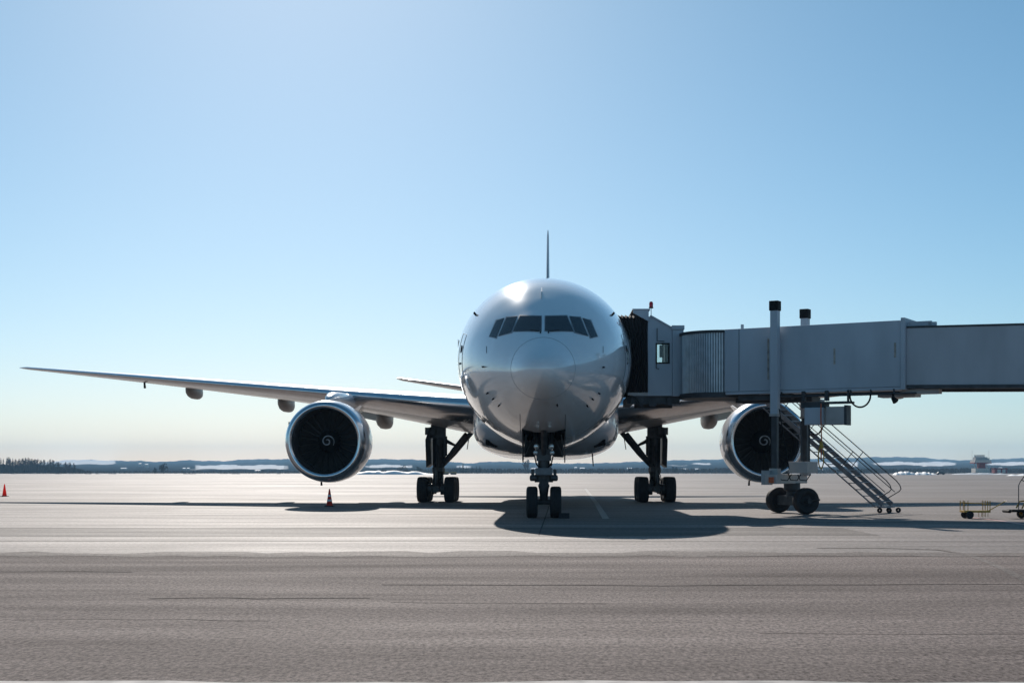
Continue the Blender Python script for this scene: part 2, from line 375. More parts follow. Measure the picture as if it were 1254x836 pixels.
# nose gear bay opening
dele = [f for f in b.bm.faces if abs(f.calc_center_median().x) < .66 and 5.2 < f.calc_center_median().y < 7.25 and f.calc_center_median().z < 3.2]
bmesh.ops.delete(b.bm, geom=dele, context='FACES')
fuse = b.build('fuselage', 'paint', jet, smooth='all')
eye = Vector((CX, CY, EYE))
def cast(px, py, off=0.0):
    """photo pixel -> point and normal on the fuselage skin"""
    d = (P(px, py, 50)-eye).normalized(); h = bvh.ray_cast(eye, d)
    nrm = h[1] if h[1].dot(d) < 0 else -h[1]
    return h[0]+nrm*off, nrm
AXS = PX+(0-CX)*F/44           # photo column of the aircraft axis at the windscreen distance
def mirror(p): return Vector((-p.x, p.y, p.z))
# cockpit windows, traced on one side and mirrored
WIN = [[(667.9,387.6),(693.8,387.2),(701.8,405.6),(667.7,404.8)],
       [(697.5,387.6),(710.2,389.2),(719.8,411.3),(704.2,406.4)],
       [(713.6,389.8),(722.5,393.0),(731.2,411.8),(723.2,413.4)]]
def quadgrid(q, nu=10, nv=7):
    q = [Vector(p) for p in q]
    return [[q[0].lerp(q[1], i/nu).lerp(q[3].lerp(q[2], i/nu), j/nv) for i in range(nu+1)] for j in range(nv+1)]
def grow(q, d):
    c = sum((Vector(p) for p in q), Vector((0,0)))/4
    out = []
    for i in range(4):
        p = Vector(q[i]); e1 = (Vector(q[(i+1)%4])-p).normalized(); e0 = (p-Vector(q[i-1])).normalized()
        n1 = Vector((e1.y,-e1.x)); n0 = Vector((e0.y,-e0.x))
        if n1.dot(p-c) < 0: n1 = -n1
        if n0.dot(p-c) < 0: n0 = -n0
        out.append(p+n1*d+n0*d)
    return out
def patch(q, off, name, m, parent, mir, thick=.01):
    g = quadgrid(q); b = MB()
    top = [[cast(p.x, p.y, off)[0] for p in row] for row in g]; bot = [[cast(p.x, p.y, off-thick)[0] for p in row] for row in g]
    if mir: top = [[mirror(p) for p in r] for r in top]; bot = [[mirror(p) for p in r] for r in bot]
    vt = [[b.bm.verts.new(p) for p in r] for r in top]; vb = [[b.bm.verts.new(p) for p in r] for r in bot]
    J, I = len(vt)-1, len(vt[0])-1
    for j in range(J):
        for i in range(I): b.bm.faces.new((vt[j][i],vt[j][i+1],vt[j+1][i+1],vt[j+1][i]))
    rim = [(0,i) for i in range(I+1)]+[(j,I) for j in range(1,J+1)]+[(J,i) for i in range(I-1,-1,-1)]+[(j,0) for j in range(J-1,0,-1)]
    for k in range(len(rim)):
        a, c = rim[k], rim[(k+1)%len(rim)]
        b.bm.faces.new((vt[a[0]][a[1]], vb[a[0]][a[1]], vb[c[0]][c[1]], vt[c[0]][c[1]]))
    return b.build(name, m, parent, smooth=True)
for mir in (False, True):
    for q in WIN:
        fr = patch(grow(q, 1.0), .010, 'window_frame', 'frame_grey', jet, mir)
        patch(q, .018, 'pane', 'glass', fr, mir)
# radome joint, panel lines as slim strips lying on the skin
def skinline(pts, w=.012, name='skin_seam', m='seam', off=.004):
    b = MB(); b.tube([p+nn*off for p,nn in pts], w, 5); return b.build(name, m, jet)
ring = [(fus(1.32, 2*math.pi*k/64), Vector((0,-1,0))) for k in range(65)]
b = MB(); b.tube([p+(p-Vector((0,2.6,4.6))).normalized()*.001 for p,_ in ring], .007, 5, False); b.build('radome_joint', 'frame_grey', jet)
skinline([cast(738.5, y) for y in (424,428,432)], .01); skinline([cast(596, y) for y in (424,428,432)], .01)
for px0, px1 in ((636.7,637.4),(692.6,691.8)): skinline([cast(px0+(px1-px0)*k/6, 507+24*k/6) for k in range(7)], .010)
# probes and small vanes
for px, py in ((592.8,449),(598,480.7),(604.8,487.7),(611.8,495.5),(738,449.6),(732.7,481),(725,488),(718.4,496),(682,495)):
    p, nn = cast(px, py); b = MB()
    fw = (Vector((0,-1,0))-nn*(-nn.y)).normalized()
    b.tube([p-nn*.02, p+nn*.06, p+nn*.08+fw*.03, p+nn*.08+fw*.13], [.03,.022,.016,.008], 8); b.build('probe', 'black', jet, smooth=True)
for px in (583, 749.5):
    p, nn = cast(px, 386); b = MB(); b.beam(p-nn*.02, p+nn*.10+Vector((.0,.1,.04)), .02, .07); b.build('ice_probe', 'black', jet)
p, nn = cast(663.2, 362); b = MB(); b.prism([(p.x-.015,p.y-.35,p.z-.25),(p.x-.015,p.y-.1,p.z+.12),(p.x-.015,p.y+.35,p.z+.3),(p.x-.015,p.y+.5,p.z)], (.03,0,0)); b.build('blade_antenna', 'white', jet)
# wipers
for px0,px1 in ((671.5,684),(662,650)):
    b = MB(); a,na = cast(px0, 406.8, .03); c,nc = cast(px1, 405, .03); b.tube([a,c], .012, 6); a2,_=cast(px0,408,.02); b.tube([a2,a],.02,6); b.build('wiper', 'black', jet)
# entry doors (outline raised a little) both sides
for sgn in (1, -1):
    b = MB(); a0, a1 = (-.28, .34)
    pts = []
    for y, a in [(6.0,a0),(6.0,a1),(7.05,a1),(7.05,a0),(6.0,a0)]:
        pts.append((y,a))
    path = []
    for i in range(4):
        for k in range(8):
            t = k/8; y = pts[i][0]+(pts[i+1][0]-pts[i][0])*t; a = pts[i][1]+(pts[i+1][1]-pts[i][1])*t
            p = fus(y, a); path.append(Vector((sgn*(p.x+.004), p.y, p.z)))
    path.append(path[0].copy()); b.tube(path, .007, 5, False); d = b.build('entry_door', 'seam', jet)
    b = MB(); p = fus(6.5, .0); b.box((sgn*p.x-.03, 6.45, 5.04),(sgn*p.x+.012, 6.65, 5.10)); b.build('handle', 'seam', d)
    b = MB(); p = fus(6.5, .15); b.lathe([(-.02,.0),(-.02,.13),(.012,.13),(.014,0)], (sgn*p.x, 6.5, p.z), (sgn,0,.15), 16); b.build('pane', 'glass', d)
# cabin windows: rows of small panes far round the sides
b = MB()
for sgn in (1,-1):
    y = 9.0
    while y < 52:
        if not (15.8 < y < 18 or 31 < y < 33):
            p = fus(y, .19); b.box((sgn*p.x-.01-.006*sgn, y-.12, p.z-.18),(sgn*p.x+.012*sgn, y+.12, p.z+.18))
        y += .533
b.build('cabin_windows', 'glass', jet, kind='stuff')
# nose gear bay
b = MB()
x0,x1,y0,y1,z0,z1 = -.70,.70,5.12,7.3,2.55,4.0
v = [b.bm.verts.new(p) for p in ((x0,y0,2.80),(x1,y0,2.80),(x1,y1,2.5),(x0,y1,2.5),(x0,y0,z1),(x1,y0,z1),(x1,y1,z1),(x0,y1,z1))]
for f in ((4,5,6,7),(0,1,5,4),(1,2,6,5),(2,3,7,6),(3,0,4,7)): b.bm.faces.new([v[i] for i in f])
b.build('gear_bay', 'black', jet)
for sgn in (1,-1):
    b = MB(); X = .665*sgn
    b.prism([(X,5.22,2.80),(X,5.6,1.88),(X,6.2,1.80),(X,6.7,1.95),(X,6.9,2.62)], (.035*sgn,0,0)); b.build('nose_gear_door', 'gear', jet, bevel=.006)
    b = MB(); b.tube([(X-.1*sgn,5.6,2.7),(X-.03*sgn,5.6,2.15)], .025, 6); b.tube([(X-.32*sgn,5.8,2.6),(X-.03*sgn,5.5,2.0)], .02, 6); b.build('door_rod', 'gear', jet)
    b = MB(); b.prism([(sgn*.66,6.65,2.55),(sgn*.64,6.7,1.98),(sgn*.30,6.75,2.0),(sgn*.27,6.7,2.5)], (0,.04,0)); b.build('bay_flap', 'gear', jet)
# wing body fairing
def fair(y):
    k = pchip([18,20,23,27,36,42,46],[0,.72,.95,1,1,.9,.1],y)
    w = 1.6+1.72*k; bt = 2.75-.6*k; tp = 4.9
    pts = []
    for j in range(48):
        a = 2*math.pi*j/48; c, s_ = math.cos(a), math.sin(a); e = .55
        x = w*math.copysign(abs(c)**e, c); m = 3.75
        z = m+((tp-m) if s_>0 else (m-bt))*math.copysign(abs(s_)**.62, s_)
        pts.append(Vector((x, y, z)))
    return pts
b = MB(); b.loft([fair(y) for y in (18,18.6,19.2,20,21,22,23,25,27,31,36,39,42,44,46)], True, True)
fairing = b.build('wing_fairing', 'paint_grey', jet, smooth='all')
for sgn in (1,-1):
    b = MB(); c = P(667+62*sgn, 543.5, 61.0); c.x = 2.28*sgn
    b.hexa([c+Vector(q) for q in ((-.24,-.25,-.10-.07*sgn),(.24,-.25,-.10+.07*sgn),(.24,.6,-.10+.07*sgn),(-.24,.6,-.10-.07*sgn),(-.24,-.25,.13-.07*sgn),(.24,-.25,.13+.07*sgn),(.24,.6,.13+.07*sgn),(-.24,.6,.13-.07*sgn))])
    b.build('air_inlet', 'black', fairing)
b = MB(); b.prism([(2.0,21.2,2.3),(2.05,21.7,1.75),(2.05,21.9,1.75),(2.0,22.0,2.3)], (.04,0,0)); b.build('blade_antenna', 'seam', jet)

# ---- wings
def airfoil(n=22):
    pts = []
    xs = [(1-math.cos(math.pi*i/n))/2 for i in range(n+1)]
    th = lambda x: 5*(.2969*math.sqrt(x)-.126*x-.3516*x*x+.2843*x**3-.1036*x**4)
    up = [(x, th(x)*.95) for x in xs[::-1]]; lo = [(x, -th(x)*1.05) for x in xs[1:]]
    return up+lo, n
AF, NF = airfoil()
def lofted_wing(st, sgn, yaw=None):
    secs = []
    for X, ly, lz, ch, tc, tw in st:
        s = []
        for u, v in AF:
            x = u*ch; z = v*ch*tc; c, q = math.cos(R(tw)), math.sin(R(tw))
            s.append(Vector((sgn*X, ly+x*c+z*q, lz+z*c-x*q)))
        secs.append(s)
    return secs
WZ = lambda X: 4.52+(X-3.1)*.1115
WL = lambda X: 22.4+.68*X
WT = lambda X: 36.9+.09*(X-3.1) if X < 9.7 else 37.5+(X-9.7)*.362
WST = []
for X, tc, tw in ((2.2,.135,4.2),(3.1,.135,4.2),(4.5,.13,4.0),(6.5,.125,3.3),(9.7,.115,2.0),(14,.105,1.2),(20,.10,.3),(26,.095,-.5),(30.4,.09,-1),(31.0,.08,-1),(31.25,.04,-1)):
    ly = WL(X)+(0 if X < 30.5 else (X-30.4)*.8); WST.append((X, ly, WZ(X), WT(X)-ly, tc, tw))
def wing_low(X, f=.4):
    """underside height at span X and chord fraction f"""
    for a, c in zip(WST, WST[1:]):
        if a[0] <= X <= c[0]:
            t = (X-a[0])/(c[0]-a[0]); ly, lz, ch, tc, tw = (a[i]+(c[i]-a[i])*t for i in range(1,6)); break
    th = 5*(.2969*math.sqrt(f)-.126*f-.3516*f*f+.2843*f**3-.1036*f**4)*1.05*tc*ch
    return lz-th-f*ch*math.sin(R(tw))
CU = 5                                         # chord points that belong to the bare metal leading edge
for sgn in (1, -1):
    secs = lofted_wing(WST, sgn); m = NF
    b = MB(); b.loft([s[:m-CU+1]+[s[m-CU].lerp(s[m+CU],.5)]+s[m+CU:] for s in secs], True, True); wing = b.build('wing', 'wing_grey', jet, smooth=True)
    b = MB(); b.loft([s[m-CU:m+CU+1] for s in secs[1:]], False); b.build('leading_edge', 'metal', wing, smooth='all')
    for X in (20.0, 14.4, 8.75):               # flap track fairings
        yb = WT(X); zb = wing_low(X, .85); sc = .9 if X > 18 else (1.0 if X > 10 else 1.15)
        ln = 3.6*sc; b = MB(); se = []
        for t, k in ((0,.12),(.06,.45),(.16,.74),(.3,.93),(.5,1),(.7,.92),(.85,.68),(.95,.38),(1,.06)):
            ring_ = []
            for j in range(16):
                a = 2*math.pi*j/16; c, q = math.cos(a), math.sin(a)
                ring_.append(Vector((sgn*X+.36*sc*k*math.copysign(abs(c)**.7,c), yb-2.3*sc+ln*t, zb-.18*sc-.12*t+.50*sc*k*math.copysign(abs(q)**.8,q))))
            se.append(ring_)
        b.loft(se, True, True); b.build('flap_fairing', 'fairing', wing, smooth='all')
    # inner flap hanging a little below the trailing edge by the engine
    b = MB(); b.hexa([Vector((sgn*X, y, z)) for X,y,z in ((9.0,36.4,wing_low(9.0,.9)-.52),(10.6,36.9,wing_low(10.6,.9)-.45),(10.6,37.9,wing_low(10.6,.95)-.50),(9.0,37.4,wing_low(9.0,.95)-.58),(9.0,36.4,wing_low(9.0,.9)-.1),(10.6,36.9,wing_low(10.6,.9)-.1),(10.6,37.9,wing_low(10.6,.95)-.2),(9.0,37.4,wing_low(9.0,.95)-.2))]); b.build('flaperon', 'wing_grey', wing)
    b = MB(); X = 22.2; z = wing_low(X,.3); b.tube([(sgn*X,38.5,z+.05),(sgn*X,38.6,z-.3)],[.05,.07],8); b.build('drain_mast','black',wing)
    b = MB(); b.lathe([(-.25,0),(-.2,.05),(-.05,.08),(.3,.09),(.8,.04)],(sgn*30.3,WL(30.3)+.6,WZ(30.3)+.02),(0,1,0),12); b.build('wingtip_lamp','lens',wing,smooth=True)
    # stabiliser
    st = [(X, 53.9+.72*(X-.8), 6.42+(X-.8)*.173, 6.9-(X-.8)*.46, .085, 0) for X in (.8,3,6,9,10.4)]+[(10.75, 61.3, 8.14, 2.0, .03, 0)]
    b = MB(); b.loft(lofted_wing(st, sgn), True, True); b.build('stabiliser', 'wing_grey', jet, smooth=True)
# fin
b = MB(); secs = []
for z, ly, ch, tc in ((7.9,47.6,10.2,.05),(9,50,8.9,.055),(12,53.2,6.8,.052),(15,56.4,4.9,.05),(18,59.6,3.3,.05),(18.45,60.2,2.9,.03)):
    secs.append([Vector((v*ch*tc, ly+u*ch, z)) for u, v in AF])
b.loft(secs, True, True); b.build('fin', 'fin', jet, smooth=True)

# ---- engines
EX, EY, EZ = 9.58, 21.3, 2.84
for sgn in (1,-1):
    c = (sgn*EX, EY, EZ)
    b = MB(); b.lathe([(.34,1.745),(.55,1.775),(.9,1.80),(1.6,1.82),(2.4,1.79),(3.2,1.70),(4.0,1.54),(4.6,1.38),(4.6,1.33),(3.6,1.40)], c, n=72)
    eng = b.build('engine', 'cowl', jet, smooth='all')
    b = MB(); b.lathe([(.345,1.750),(.2,1.715),(.1,1.67),(.03,1.61),(0,1.54),(.02,1.475),(.08,1.42),(.2,1.372)], c, n=72); b.build('inlet_lip', 'metal', eng, smooth='all')
    b = MB(); b.lathe([(.2,1.372),(.45,1.36),(.8,1.37),(1.2,1.40),(1.9,1.41),(1.95,.4)], c, n=64); b.build('inlet_duct', 'dark_metal', eng, smooth=40)
    b = MB(); b.lathe([(.72,0),(.76,.06),(.9,.18),(1.08,.32),(1.25,.43),(1.45,.50),(1.8,.5)], c, n=40); b.build('spinner', 'black', eng, smooth='all')
    b = MB(); path = []
    for k in range(61):
        t = k/60; a = -t*2*math.pi*1.45+2.2; r = .05+.24*t; yk = pchip([0,.06,.18,.32,.43],[.72,.76,.9,1.08,1.25],r)-.012
        path.append(Vector(c)+Vector((r*math.cos(a), yk, r*math.sin(a))))
    b.tube(path, [.012+.018*min(1,k/12,(60-k)/10) for k in range(61)], 6); b.build('spiral_mark', 'spiral', eng)
    b = MB(); b.lathe([(1.2,.38),(1.21,.40),(1.25,.42)], c, n=40); 
    b.bm.free()
    blade = None
    for k in range(22):
        b = MB(); a = 2*math.pi*k/22; rad = Vector((math.cos(a),0,math.sin(a))); tan = Vector((-math.sin(a),0,math.cos(a))); se = []
        for r, tw, w in ((.46,20,.26),(.75,35,.30),(1.1,50,.34),(1.37,60,.36)):
            ch = Vector((0,math.cos(R(tw)),0))+tan*math.sin(R(tw)); nn = ch.cross(rad)
            o = Vector(c)+rad*r+Vector((0,1.55,0))
            se.append([o-ch*w/2, o+nn*.012, o+ch*w/2, o-nn*.012])
        b.loft(se, True, True); b.build('fan_blade', 'blade', eng)
    b = MB(); b.lathe([(3.3,1.05),(4.6,.98),(5.6,.72),(6.2,.55),(6.2,.48)], c, n=40); b.lathe([(5.5,.42),(6.6,.3),(7.2,0)], c, n=30); b.build('core_cowl', 'dark_metal', eng, smooth=True)
    # pylon
    b = MB(); se = []
    for y, w, z0, z1 in ((1.0,.03,1.72,1.80),(1.6,.22,1.72,2.06),(2.6,.33,1.66,2.24),(4.5,.36,1.4,2.34),(7.0,.36,1.1,2.42),(8.2,.32,.9,2.3),(11,.2,1.3,2.1)):
        s = []
        for j in range(16):
            a = 2*math.pi*j/16; cc, q = math.cos(a), math.sin(a)
            s.append(Vector((c[0]+w*math.copysign(abs(cc)**.6,cc), c[1]+y, c[2]+(z0+z1)/2+(z1-z0)/2*math.copysign(abs(q)**.7,q))))
        se.append(s)
    b.loft(se, True, True); b.build('pylon', 'cowl', eng, smooth='all')
    b = MB(); a = R(52); X = c[0]-sgn*1.77*math.cos(a); Z = c[2]+1.77*math.sin(a); o = Vector((-sgn*math.cos(a),0,math.sin(a)))
    p = Vector((X,c[1]+1.2,Z)); b.prism([p-o*.03,p+Vector((0,.9,0))+o*.28,p+Vector((0,1.5,0))+o*.28,p+Vector((0,1.6,0))-o*.03],(.02,0,.02)); b.build('strake', 'cowl', eng)
    b = MB(); b.tube([(c[0]-.48,c[1]+2.2,c[2]-1.70),(c[0]-.48,c[1]+2.3,c[2]-1.94)], [.03,.05], 8); b.build('drain_mast', 'black', eng)
    b = MB(); q = Vector((c[0]+sgn*1.62, c[1]+1.1, c[2]+.78)); b.beam(q-Vector((0,.1,0)), q+Vector((0,.35,0)), .22, .14); b.build('cooling_scoop', 'black', eng)

# ---- wheels and landing gear
def tyre_prof(r, w):
    h = w/2; return [(-h*.62,r*.52),(-h*.95,r*.62),(-h,r*.78),(-h*.92,r*.92),(-h*.72,r*.985),(-h*.42,r),(-h*.40,r*.985),(-h*.36,r*.985),(-h*.34,r),(-h*.04,r),(-h*.02,r*.985),(h*.02,r*.985),(h*.04,r),(h*.34,r),(h*.36,r*.985),(h*.40,r*.985),(h*.42,r),(h*.72,r*.985),(h*.92,r*.92),(h,r*.78),(h*.95,r*.62),(h*.62,r*.52)]
def wheel(parent, c, ax, r, w, m_rim='gear_light', hub=None):
    b = MB(); b.lathe(tyre_prof(r,w), c, ax, 40); t = b.build('tyre', 'rubber', parent, smooth=50)
    b = MB(); h = w/2; b.lathe([(-h*.7,0),(-h*.75,r*.16),(-h*.5,r*.2),(-h*.45,r*.42),(-h*.66,r*.53),(h*.66,r*.53),(h*.45,r*.42),(h*.5,r*.2),(h*.75,r*.16),(h*.7,0)], c, ax, 28); rm = b.build('rim', m_rim, parent, smooth=True)
    return t, rm
# nose gear
NY = 5.9
b = MB()
b.tube([(0,NY,.52),(0,NY,.75)], [.13,.13], 16); b.tube([(0,NY,.7),(0,NY,.95),(0,NY,1.05),(0,NY,1.15),(0,NY,1.25)], [.13,.16,.19,.15,.13], 16)
b.tube([(0,NY,1.22),(0,NY,1.75),(0,NY,2.2),(0,NY,3.2)], [.17,.2,.17,.2], 16)
b.tube([(-.36,NY,.52),(.36,NY,.52)], .085, 12)
b.tube([(0,NY,1.9),(0,NY-1.1,2.95)], .09, 10); b.tube([(.2,NY,2.2),(.34,NY+.2,3.0)], .06, 8); b.tube([(-.2,NY,2.2),(-.34,NY+.2,3.0)], .06, 8)
b.beam((0,NY-.22,1.25),(0,NY-.42,.9),.16,.06); b.beam((0,NY-.42,.9),(0,NY-.14,.62),.14,.06)
ng = b.build('nose_gear', 'gear', jet, smooth=True)
for sgn in (1,-1): wheel(ng, (sgn*.385,NY,.515), (1,0,0), .515, .37)
b = MB(); b.box((-.27,NY-.42,1.39),(.27,NY-.18,1.63)); b.build('lamp_box', 'lamp_box', ng, bevel=.03)
b = MB(); b.tube([(-.42,NY-.1,1.3),(-.2,NY-.2,1.3)], .10, 14); b.tube([(.2,NY-.2,1.3),(.42,NY-.1,1.3)], .10, 14)
b.beam((-.36,NY-.15,1.2),(-.36,NY-.15,1.58),.1,.1); b.beam((.36,NY-.15,1.2),(.36,NY-.15,1.58),.1,.1); b.box((-.3,NY-.14,1.16),(.3,NY+.12,1.42)); b.build('steering_actuator', 'gear', ng, smooth=True)
for X, Z, r in ((-.235,2.32,.085),(.235,2.32,.085),(-.27,2.12,.07),(.27,2.12,.07)):
    b = MB(); b.lathe([(.16,0),(.14,r*.6),(0,r),(-.02,r*1.08),(-.025,r*1.08),(-.03,r*.95)], (X,NY-.25,Z), (0,1,0), 20); lp = b.build('landing_lamp', 'gear_light', ng, smooth=True)
    b = MB(); b.lathe([(-.022,r*.95),(-.034,r*.6),(-.04,0)], (X,NY-.25,Z), (0,1,0), 20); b.build('lens', 'lens', ng, smooth='all')
b = MB()
for sgn in (1,-1): b.tube([(sgn*.3,NY-.1,2.0),(sgn*.24,NY-.15,1.75),(sgn*.13,NY-.18,1.62)], .022, 6); b.tube([(sgn*.15,NY-.2,2.6),(sgn*.19,NY-.22,2.0),(sgn*.12,NY-.2,1.5)], .016, 6)
b.tube([(.2,NY-.12,1.63),(.28,NY-.12,1.75),(.22,NY-.12,1.78),(.16,NY-.12,1.66)], .016, 6)
b.build('hydraulic_hose', 'black', ng)
b = MB(); b.beam((-.24,NY-.2,2.05),(.24,NY-.2,2.05),.1,.4); b.build('lamp_bracket', 'gear', ng)
# main gear
MY, MX = 31.8, 5.46
for sgn in (1,-1):
    X = sgn*MX
    b = MB(); b.box((X-.24,MY-.34,.75),(X+.24,MY+.34,1.3)); b.tube([(X,MY,.6),(X,MY,1.35),(X,MY,1.5),(X,MY,1.7),(X,MY,1.75),(X,MY,4.1)], [.25,.25,.32,.32,.28,.31], 18)
    b.tube([(X,MY-1.75,.64),(X,MY+1.75,.64)], .17, 14)
    for dy in (-1.45,0,1.45): b.tube([(X-.55,MY+dy,.635),(X+.55,MY+dy,.635)], .09, 10); b.tube([(X-.40,MY+dy,.635),(X-.22,MY+dy,.635)], .27, 16); b.tube([(X+.22,MY+dy,.635),(X+.40,MY+dy,.635)], .27, 16)
    b.beam((X,MY-.3,1.55),(X,MY-.62,1.15),.22,.08); b.beam((X,MY-.62,1.15),(X,MY-.28,.8),.2,.08)
    b.tube([(X,MY-.2,2.9),(X,MY-1.3,1.0),(X,MY-1.5,.75)], .05, 8)
    b.box((X-.36,MY-.32,3.2),(X+.36,MY+.32,4.2)); b.tube([(X-sgn*.36,MY-.1,2.3),(X-sgn*.36,MY-.1,3.3)], .09, 10); b.box((X-.26,MY-.5,1.5),(X+.26,MY-.2,1.72))
    b.tube([(X-sgn*.32,MY-.15,2.15),(X-sgn*.30,MY-.15,3.9)], .07, 10)
    mg = b.build('main_gear', 'gear', jet, smooth=True)
    for dx in (-.67,.67):
        for dy in (-1.45,0,1.45): wheel(mg, (X+dx,MY+dy,.63), (1,0,0), .63, .52)
    b = MB()
    b.tube([(X-sgn*.1,MY-.1,1.75),(X-sgn*.75,MY+.3,2.45),(X-sgn*1.62,MY+.9,3.5)], [.14,.15,.12], 10); b.tube([(X-sgn*.3,MY-.1,1.95),(X-sgn*.9,MY-.5,2.7),(X-sgn*1.45,MY-.9,3.4)], [.12,.13,.10], 10)
    b.build('side_brace', 'gear', mg, smooth=True)
    b = MB(); b.tube([(X-sgn*.2,MY,3.22),(X-sgn*.5,MY,3.0),(X-sgn*.95,MY+.3,2.78)], [.07,.09,.05], 8); b.tube([(X-sgn*.25,MY,2.9),(X-sgn*.5,MY,3.0)], .05, 8); b.build('lock_link', 'gear', mg, smooth=True)
    b = MB(); b.prism([(X+sgn*.36,MY-.95,3.75),(X+sgn*.58,MY-1.0,3.1),(X+sgn*.55,MY-.85,1.72),(X+sgn*.33,MY-.6,1.9)], (0,2.0,0)); b.build('gear_door', 'gear', mg, bevel=.01)
    b = MB(); b.box((X+sgn*.25-.12,MY-.7,3.35),(X+sgn*.62-.0,MY-.5,3.72)) if sgn > 0 else b.box((X-.62,MY-.7,3.35),(X-.13,MY-.5,3.72)); b.build('hinge_block', 'gear', mg)
    b = MB()
    for k in range(5):
        a = [(X-sgn*.05+random.uniform(-.2,.2),MY-.3,1.9-.2*k), (X+random.uniform(-.3,.3),MY-.45,1.35-.1*k), (X+random.uniform(-.35,.35),MY-1.2,.85)]
        b.tube(a, .018, 6)
    b.build('hydraulic_hose', 'black', mg)
    b = MB(); b.tube([(X-sgn*1.62,MY-.9,3.4),(X-sgn*1.50,MY-.9,2.62)], .022, 6); b.build('door_rod', 'gear', mg)

# chocks by the nose wheel
for i, (x, y, lb) in enumerate(((.66, 5.55, 'black wheel chock sticking out beside the right nose wheel'), (.38, 6.62, 'black wheel chock behind the right nose wheel of the jet'))):
    b = MB(); b.prism([(x-.17,y-.12,0),(x-.17,y+.12,0),(x-.17,y+.05,.17),(x-.17,y-.05,.17)], (.34,0,0)); tag(b.build('wheel_chock', 'rubber', None, bevel=.01), lb, 'wheel chock', 'chocks at the nose wheels')

# ------------------------------------------------------------------ JET BRIDGE
bo = Vector((8.23, 9.6)); tv = Vector((.867,-.498)); nv = Vector((.498,.867))
def T(p): q = bo+tv*p[0]+nv*p[1]; return Vector((q.x, q.y, p[2]))
jb = thing('jet_bridge', T((0,1.35,0)), 'grey passenger boarding bridge reaching the side of the jet', 'boarding bridge')
W = 2.7
b = MB(); b.box((-2.05,0,4.36),(4.40,W,6.60),T); tun = b.build('outer_tunnel', 'bridge', jb, bevel=.025)
b = MB(); b.box((4.36,-.06,4.26),(4.50,W+.06,6.68),T); b.build('end_frame', 'bridge', tun, bevel=.02)
b = MB(); b.box((-2.0,-.025,4.26),(4.36,.12,4.35),T); b.box((-2.0,W-.12,4.26),(4.36,W+.025,4.35),T); b.build('bottom_rail', 'bridge', tun)
b = MB(); b.box((-1.5,-.012,4.38),(-1.485,.0,6.58),T); b.build('panel_joint', 'seam', tun)
for s, z0, z1 in ((-.42,4.75,6.2),(2.0,5.2,5.75),(4.12,5.35,5.85)):
    b = MB(); b.box((s,-.006,z0),(s+.07,0,z1),T); b.build('rust_streak', 'rust', tun)
b = MB(); b.box((-1.55,.3,6.6),(-1.47,.4,6.78),T); b.build('roof_lug', 'bridge', tun)
b = MB(); c = [T(p) for p in ((4.5,.14,4.42),(17.5,.14,4.10),(17.5,W-.14,4.10),(4.5,W-.14,4.42),(4.5,.14,6.34),(17.5,.14,6.02),(17.5,W-.14,6.02),(4.5,W-.14,6.34))]; b.hexa(c); inner = b.build('inner_tunnel', 'bridge2', jb, bevel=.02)
b = MB(); b.hexa([T(p) for p in ((4.52,.10,4.30),(17.5,.10,3.98),(17.5,.4,3.98),(4.52,.4,4.30),(4.52,.10,4.41),(17.5,.10,4.09),(17.5,.4,4.09),(4.52,.4,4.41))]); b.hexa([T(p) for p in ((4.52,W-.4,4.30),(17.5,W-.4,3.98),(17.5,W-.1,3.98),(4.52,W-.4+.3,4.30),(4.52,W-.4,4.41),(17.5,W-.4,4.09),(17.5,W-.1,4.09),(4.52,W-.1,4.41))]); b.build('bottom_beam', 'bridge_dark', inner)
b = MB(); b.hexa([T(p) for p in ((4.52,.11,6.345),(17.5,.11,6.025),(17.5,W-.11,6.025),(4.52,W-.11,6.345),(4.52,.11,6.40),(17.5,.11,6.08),(17.5,W-.11,6.08),(4.52,W-.11,6.40))]); b.build('roof_edge', 'bridge_dark', inner)
b = MB(); b.box((4.5,.3,6.41),(5.3,.42,6.56),T); b.box((5.2,.3,6.4),(5.45,.45,6.52),T); b.build('roof_guide', 'bridge', tun)
b = MB(); b.box((4.3,.3,4.12),(5.55,.7,4.27),T); b.box((3.4,.5,4.05),(4.7,1.2,4.24),T); b.build('guide_beam', 'box_grey', tun)
# terminal end of the walkway: rotunda on a pedestal (beyond the frame)
c = T((18.6,W/2,0)); b = MB(); b.lathe([(3.9,0),(3.9,1.9),(6.3,1.9),(6.5,0)], c, (0,0,1), 32); ro = b.build('terminal_rotunda', 'bridge2', jb, smooth=True)
b = MB(); b.lathe([(0,.9),(.2,.9),(.25,.4),(3.9,.4)], c, (0,0,1), 24); b.build('pedestal', 'bridge', ro, smooth=True)
